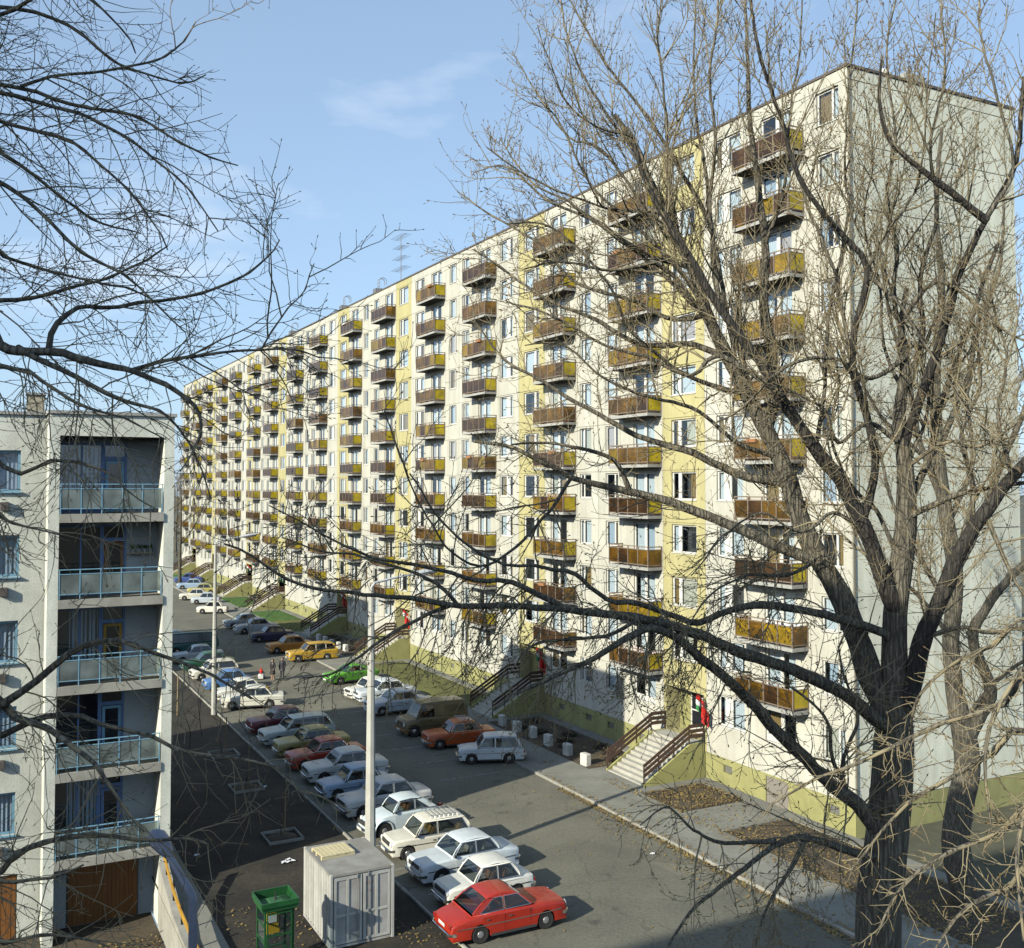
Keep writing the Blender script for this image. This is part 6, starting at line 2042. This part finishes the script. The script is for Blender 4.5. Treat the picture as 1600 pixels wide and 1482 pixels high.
# ---- near tree on the right edge: pale drooping shoots in the sun
Y4 = 9.0
x4 = at(1850, 1000, Y4).x
trunk4 = [(x4, Y4, -.05, .3), (x4 - .05, Y4, 5, .24), (x4, Y4 + .1, 9, .2), (x4 + .1, Y4, 14, .15), (x4 + .2, Y4, 20, .08)]
limbs = []
def root4(z, w=.05):
    return [(x4, Y4, z, w)]
for z, pts, Y1, w0, w1 in ((11.0, [(1640, 1080), (1560, 1110), (1480, 1130), (1400, 1160), (1330, 1190), (1270, 1215), (1200, 1260)], 9.6, 11, 3),
                   (11.2, [(1640, 1150), (1560, 1180), (1500, 1215), (1440, 1250), (1380, 1310), (1330, 1360)], 9.2, 11, 3),
                   (12.6, [(1640, 980), (1570, 1010), (1500, 1040), (1440, 1090), (1420, 1160)], 10.2, 9, 3),
                   (10.2, [(1640, 1270), (1570, 1300), (1510, 1320), (1450, 1350), (1400, 1400), (1370, 1460)], 8.6, 10, 3),
                   (10.0, [(1640, 1340), (1590, 1380), (1540, 1400), (1490, 1440), (1450, 1500)], 8.2, 10, 3),
                   (11.0, [(1640, 1200), (1600, 1260), (1585, 1330), (1590, 1400), (1600, 1470)], 8.0, 9, 4),
                   (11.8, [(1640, 1050), (1580, 1080), (1545, 1150), (1540, 1230), (1550, 1300)], 8.7, 9, 3)):
    limbs.append((traced(pts, 8.8, Y1, w0, w1, 1.0, root4(z)), 'near'))
HAB4 = dict(near=dict(len=.75, spread=.85, up=.10, fwd=.6, d2=10, d3=7.0, d4=3.0, tw=.42, hang=.15, t0=.15, wob=.12))
make_tree('slender bare tree at the right edge with pale sunlit shoots', 'bare trees around the houses', (x4, Y4, 0), trunk4, limbs, HAB4, 44, bud=.026, tk=.75)

# ---- the tree on the left whose limbs reach into the picture
Y3 = 9.6
x3 = -7.0
trunk3 = [(x3, Y3, -.05, .45), (x3 + .1, Y3, 4, .34), (x3, Y3, 9, .29), (x3 - .1, Y3 + .1, 14, .24), (x3, Y3, 19, .17), (x3 + .1, Y3, 24, .08), (x3 + .1, Y3, 27, .03)]
limbs = []
def traced3(pts, Y0, Y1, w0, w1):
    q = snap(*pts[0], Y0, [l[0] for l in limbs])
    out = traced(pts, Y0 if q is None else q[1], Y1, w0, w1)
    if q is not None:
        out[0] = (q[0], q[1], q[2], out[0][3])
    return out
def LL(z, wz, pts, Y0, Y1, w0, w1, hb='left'):
    limbs.append((traced(pts, Y0, Y1, w0, w1, 1.0, [(x3, Y3, z, wz)]), hb))
LL(15.2, .10, [(-60, 500), (0, 531), (31, 544), (78, 544), (125, 553), (187, 572), (219, 584), (266, 606), (297, 625), (316, 650), (317, 680), (300, 710), (281, 737)], 9.2, 8.4, 19, 2, 'leftd')
limbs.append((traced3([(31, 546), (60, 560), (94, 578), (141, 606), (187, 628), (230, 640), (262, 650), (300, 700), (330, 780)], 9.1, 8.6, 12, 2), 'leftd'))
limbs.append((traced3([(76, 545), (94, 506), (125, 484), (162, 487), (219, 478), (281, 469), (344, 450), (391, 428), (420, 400), (437, 375)], 9.1, 9.9, 10, 2), 'left'))
limbs.append((traced3([(203, 577), (250, 566), (312, 556), (360, 551), (406, 547), (469, 548), (500, 560)], 8.7, 9.2, 7, 2), 'left'))
limbs.append((traced3([(409, 547), (437, 491), (460, 470), (478, 450), (491, 412)], 9.0, 9.2, 3, 1.5), 'left'))
LL(14.3, .06, [(-60, 560), (0, 578), (47, 587), (109, 625), (141, 640), (200, 655), (259, 687)], 9.0, 8.0, 10, 2, 'leftd')
LL(16.6, .06, [(-60, 470), (0, 472), (47, 469), (110, 450), (170, 430), (230, 400), (262, 385)], 9.4, 10.2, 9, 2)
LL(17.6, .06, [(-60, 250), (0, 275), (62, 322), (109, 372), (156, 409), (203, 434), (250, 480), (290, 520)], 9.2, 8.8, 9, 2)
LL(18.2, .06, [(-60, 110), (0, 128), (62, 142), (109, 159), (172, 170), (219, 181), (281, 219), (328, 244), (372, 259)], 9.3, 9.8, 9, 2)
LL(17.9, .06, [(-60, 130), (0, 147), (62, 162), (125, 181), (162, 197), (203, 222), (250, 259), (297, 306), (341, 362)], 9.1, 8.7, 9, 2)
LL(17.6, .05, [(-60, 180), (0, 194), (53, 206), (109, 222), (156, 259), (203, 297), (244, 347), (262, 391)], 9.3, 8.9, 8, 2)
LL(17.4, .05, [(-60, 205), (0, 237), (50, 272), (94, 306), (141, 340), (180, 355), (220, 365)], 9.6, 10.3, 8, 2)
limbs.append((traced3([(41, 138), (78, 119), (172, 109), (220, 100), (256, 91), (285, 65), (306, 34)], 9.3, 9.9, 6, 2), 'left'))
LL(18.6, .05, [(-60, 20), (20, 10), (75, 28), (125, 53), (175, 91), (219, 112), (281, 128), (322, 117)], 9.5, 10.0, 8, 2)
LL(18.9, .05, [(-50, 40), (0, 23), (41, 6), (80, -20)], 9.4, 9.0, 8, 5)
LL(19.4, .05, [(-40, -60), (60, -30), (134, 0), (187, 47), (212, 84)], 9.4, 9.9, 6, 2)
LL(16.2, .05, [(-60, 380), (0, 400), (60, 420), (130, 440), (200, 450), (240, 470)], 9.8, 10.6, 7, 2)
# lower limbs over the left house and the soil
LL(11.6, .07, [(-60, 1140), (0, 1104), (59, 1069), (110, 1026), (157, 1004), (216, 1010), (275, 1030), (334, 1053), (393, 1092)], 9.0, 8.2, 16, 3, 'leftd')
LL(11.3, .06, [(-60, 1160), (0, 1151), (51, 1132), (106, 1122), (157, 1136), (236, 1159), (275, 1179), (353, 1191), (432, 1202), (480, 1250)], 9.2, 8.6, 13, 2, 'leftd')
LL(11.4, .07, [(-50, 1110), (24, 1124), (79, 1143), (118, 1175), (150, 1200), (188, 1265), (225, 1300)], 9.0, 8.0, 15, 3, 'leftd')
LL(10.2, .06, [(-60, 1390), (0, 1348), (59, 1316), (137, 1305), (216, 1312), (295, 1308), (326, 1320)], 8.8, 8.2, 12, 3, 'leftd')
LL(10.0, .04, [(-60, 1385), (0, 1379), (79, 1371), (130, 1352)], 8.6, 8.2, 8, 3, 'leftd')
LL(9.6, .04, [(-60, 1480), (0, 1475), (59, 1458), (120, 1462), (170, 1480)], 8.4, 8.0, 7, 3, 'leftd')
LL(13.6, .05, [(-60, 740), (0, 735), (27, 744), (74, 726), (119, 727), (163, 740), (193, 768), (246, 797)], 9.0, 8.3, 9, 2, 'leftd')
LL(13.2, .04, [(-60, 780), (0, 809), (44, 827), (92, 836)], 8.8, 8.2, 7, 2, 'leftd')
make_tree('near bare tree off the left edge with dark limbs reaching in', 'bare trees around the houses', (x3, Y3, 0), trunk3, limbs, HAB, 55, bud=.024, tk=.55)

# ---- far trees at the end of the road, saplings
def free_tree(label, pos, H, seed, spread=.34, d=(1.2, 2.0, 1.2), rt=.16, tk=1.0):
    r = np.random.default_rng(seed)
    tr = [(pos[0], pos[1], -.05, rt), (pos[0] + r.normal() * .1, pos[1], H * .3, rt * .75), (pos[0] + r.normal() * .2, pos[1] + r.normal() * .2, H * .65, rt * .45), (pos[0] + r.normal() * .3, pos[1] + r.normal() * .3, H, .02)]
    lm = []
    sp = spline(tr, .3)
    for t in np.linspace(.22, .92, 9):
        q = sp[int(t * (len(sp) - 1))]
        a = r.uniform(0, 6.28); ln = H * spread * (1.15 - t * .8)
        pts = [tuple(q[:3]) + (q[3] * .6,)]
        for f in (.35, .7, 1.0):
            pts.append((q[0] + math.cos(a) * ln * f, q[1] + math.sin(a) * ln * f, q[2] + ln * (.55 * f + .3 * f * f), q[3] * .6 * (1 - f) + .006))
        lm.append((pts, 'free'))
    hb = dict(free=dict(len=H * .16, spread=.7, up=.4, fwd=.7, d2=d[0], d3=d[1], d4=d[2], tw=H * .07, t0=.15))
    make_tree(label, 'bare trees around the houses', (pos[0], pos[1], 0), tr, lm, hb, seed, bud=.03 * tk, tk=tk)
for px, Y, H, sd, lab in ((282, 150, 17.0, 71, 'large far bare tree at the end of the road beside the left house'), (262, 172, 19.0, 72, 'tall far bare tree half hidden behind the left house'), (276, 215, 15.0, 73, 'far bare tree past the end of the long block'),
                          (286, 250, 13.0, 74, 'farthest bare tree past the last entrance stair'), (268, 235, 16.0, 75, 'bare tree in the distance behind the large far one')):
    p = at(px, 800, Y)
    free_tree(lab, (p.x, Y), H, sd, .36, (2.2, 3.0, 2.4), .28, 5.0)
for px, py, H, sd, lab in ((441, 1309, 3.2, 81, 'thin sapling tied in the tree pit nearest the container'), (385, 1232, 3.4, 82, 'thin sapling in the middle tree pit'), (350, 1180, 3.4, 83, 'thin sapling in the tree pit farthest in the shade'),
                           (318, 1150, 4.2, 84, 'thin sapling at the sunny edge of the shaded soil'), (296, 1180, 4.0, 85, 'thin sapling beside the corner of the left house')):
    q = ground_at(px, py)
    free_tree(lab, (q.x - .08, q.y), H, sd, .24, (2.0, 2.0, .6), .028)

# ---- low shrubs in the shaded beds
def shrub(s, n, r, lab, sd):
    rr = random.Random(sd)
    p = fp(s, n, .1)
    root = thing('shrub', lab, 'shrub', p, 0, 'low shrubs in the beds along the long block')
    b = MB()
    for _ in range(260):
        v = Vector((rr.gauss(0, 1), rr.gauss(0, 1), abs(rr.gauss(0, .8)))).normalized() * r * rr.uniform(.45, 1.0)
        v.z *= .62
        t = rr.uniform(0, 6.28); u = Vector((math.cos(t), math.sin(t), rr.uniform(-.6, .6))) * .075; w = Vector((-math.sin(t), math.cos(t), rr.uniform(-.6, .6))) * .045
        b.quad(v - u, v + w, v + u, v - w)
    build('foliage', b, M['shrub'], root)
    b = MB()
    for _ in range(7):
        a = rr.uniform(0, 6.28); b.tube([(0, 0, -.05), (math.cos(a) * r * .4, math.sin(a) * r * .4, r * .3), (math.cos(a) * r * .7, math.sin(a) * r * .7, r * .5)], [.02, .013, .006], 4)
    build('stem', b, M['twig'], root)
sh_rng = random.Random(9)
for i, s in enumerate((14.8, 15.9, 17.1, 18.3, 19.4, 20.6, 21.9, 23.2, 24.6)):
    shrub(s, sh_rng.uniform(1.6, 3.6), sh_rng.uniform(.45, .7), f'low dark shrub {("right by the first entrance stair", "second from the first stair", "third from the first stair", "fourth from the first stair", "in the middle of the shaded bed", "fourth from the second stair", "third from the second stair", "second from the second stair", "right by the second entrance stair")[i]} in the shaded bed', 100 + i)
for i, s in enumerate((55, 57, 59, 61, 63, 65)):
    shrub(s, sh_rng.uniform(1.4, 3.2), sh_rng.uniform(.7, .95), f'dark rounded shrub in the bed before the fourth stair, {("first", "second", "third", "fourth", "fifth", "last")[i]} from the third stair', 120 + i)
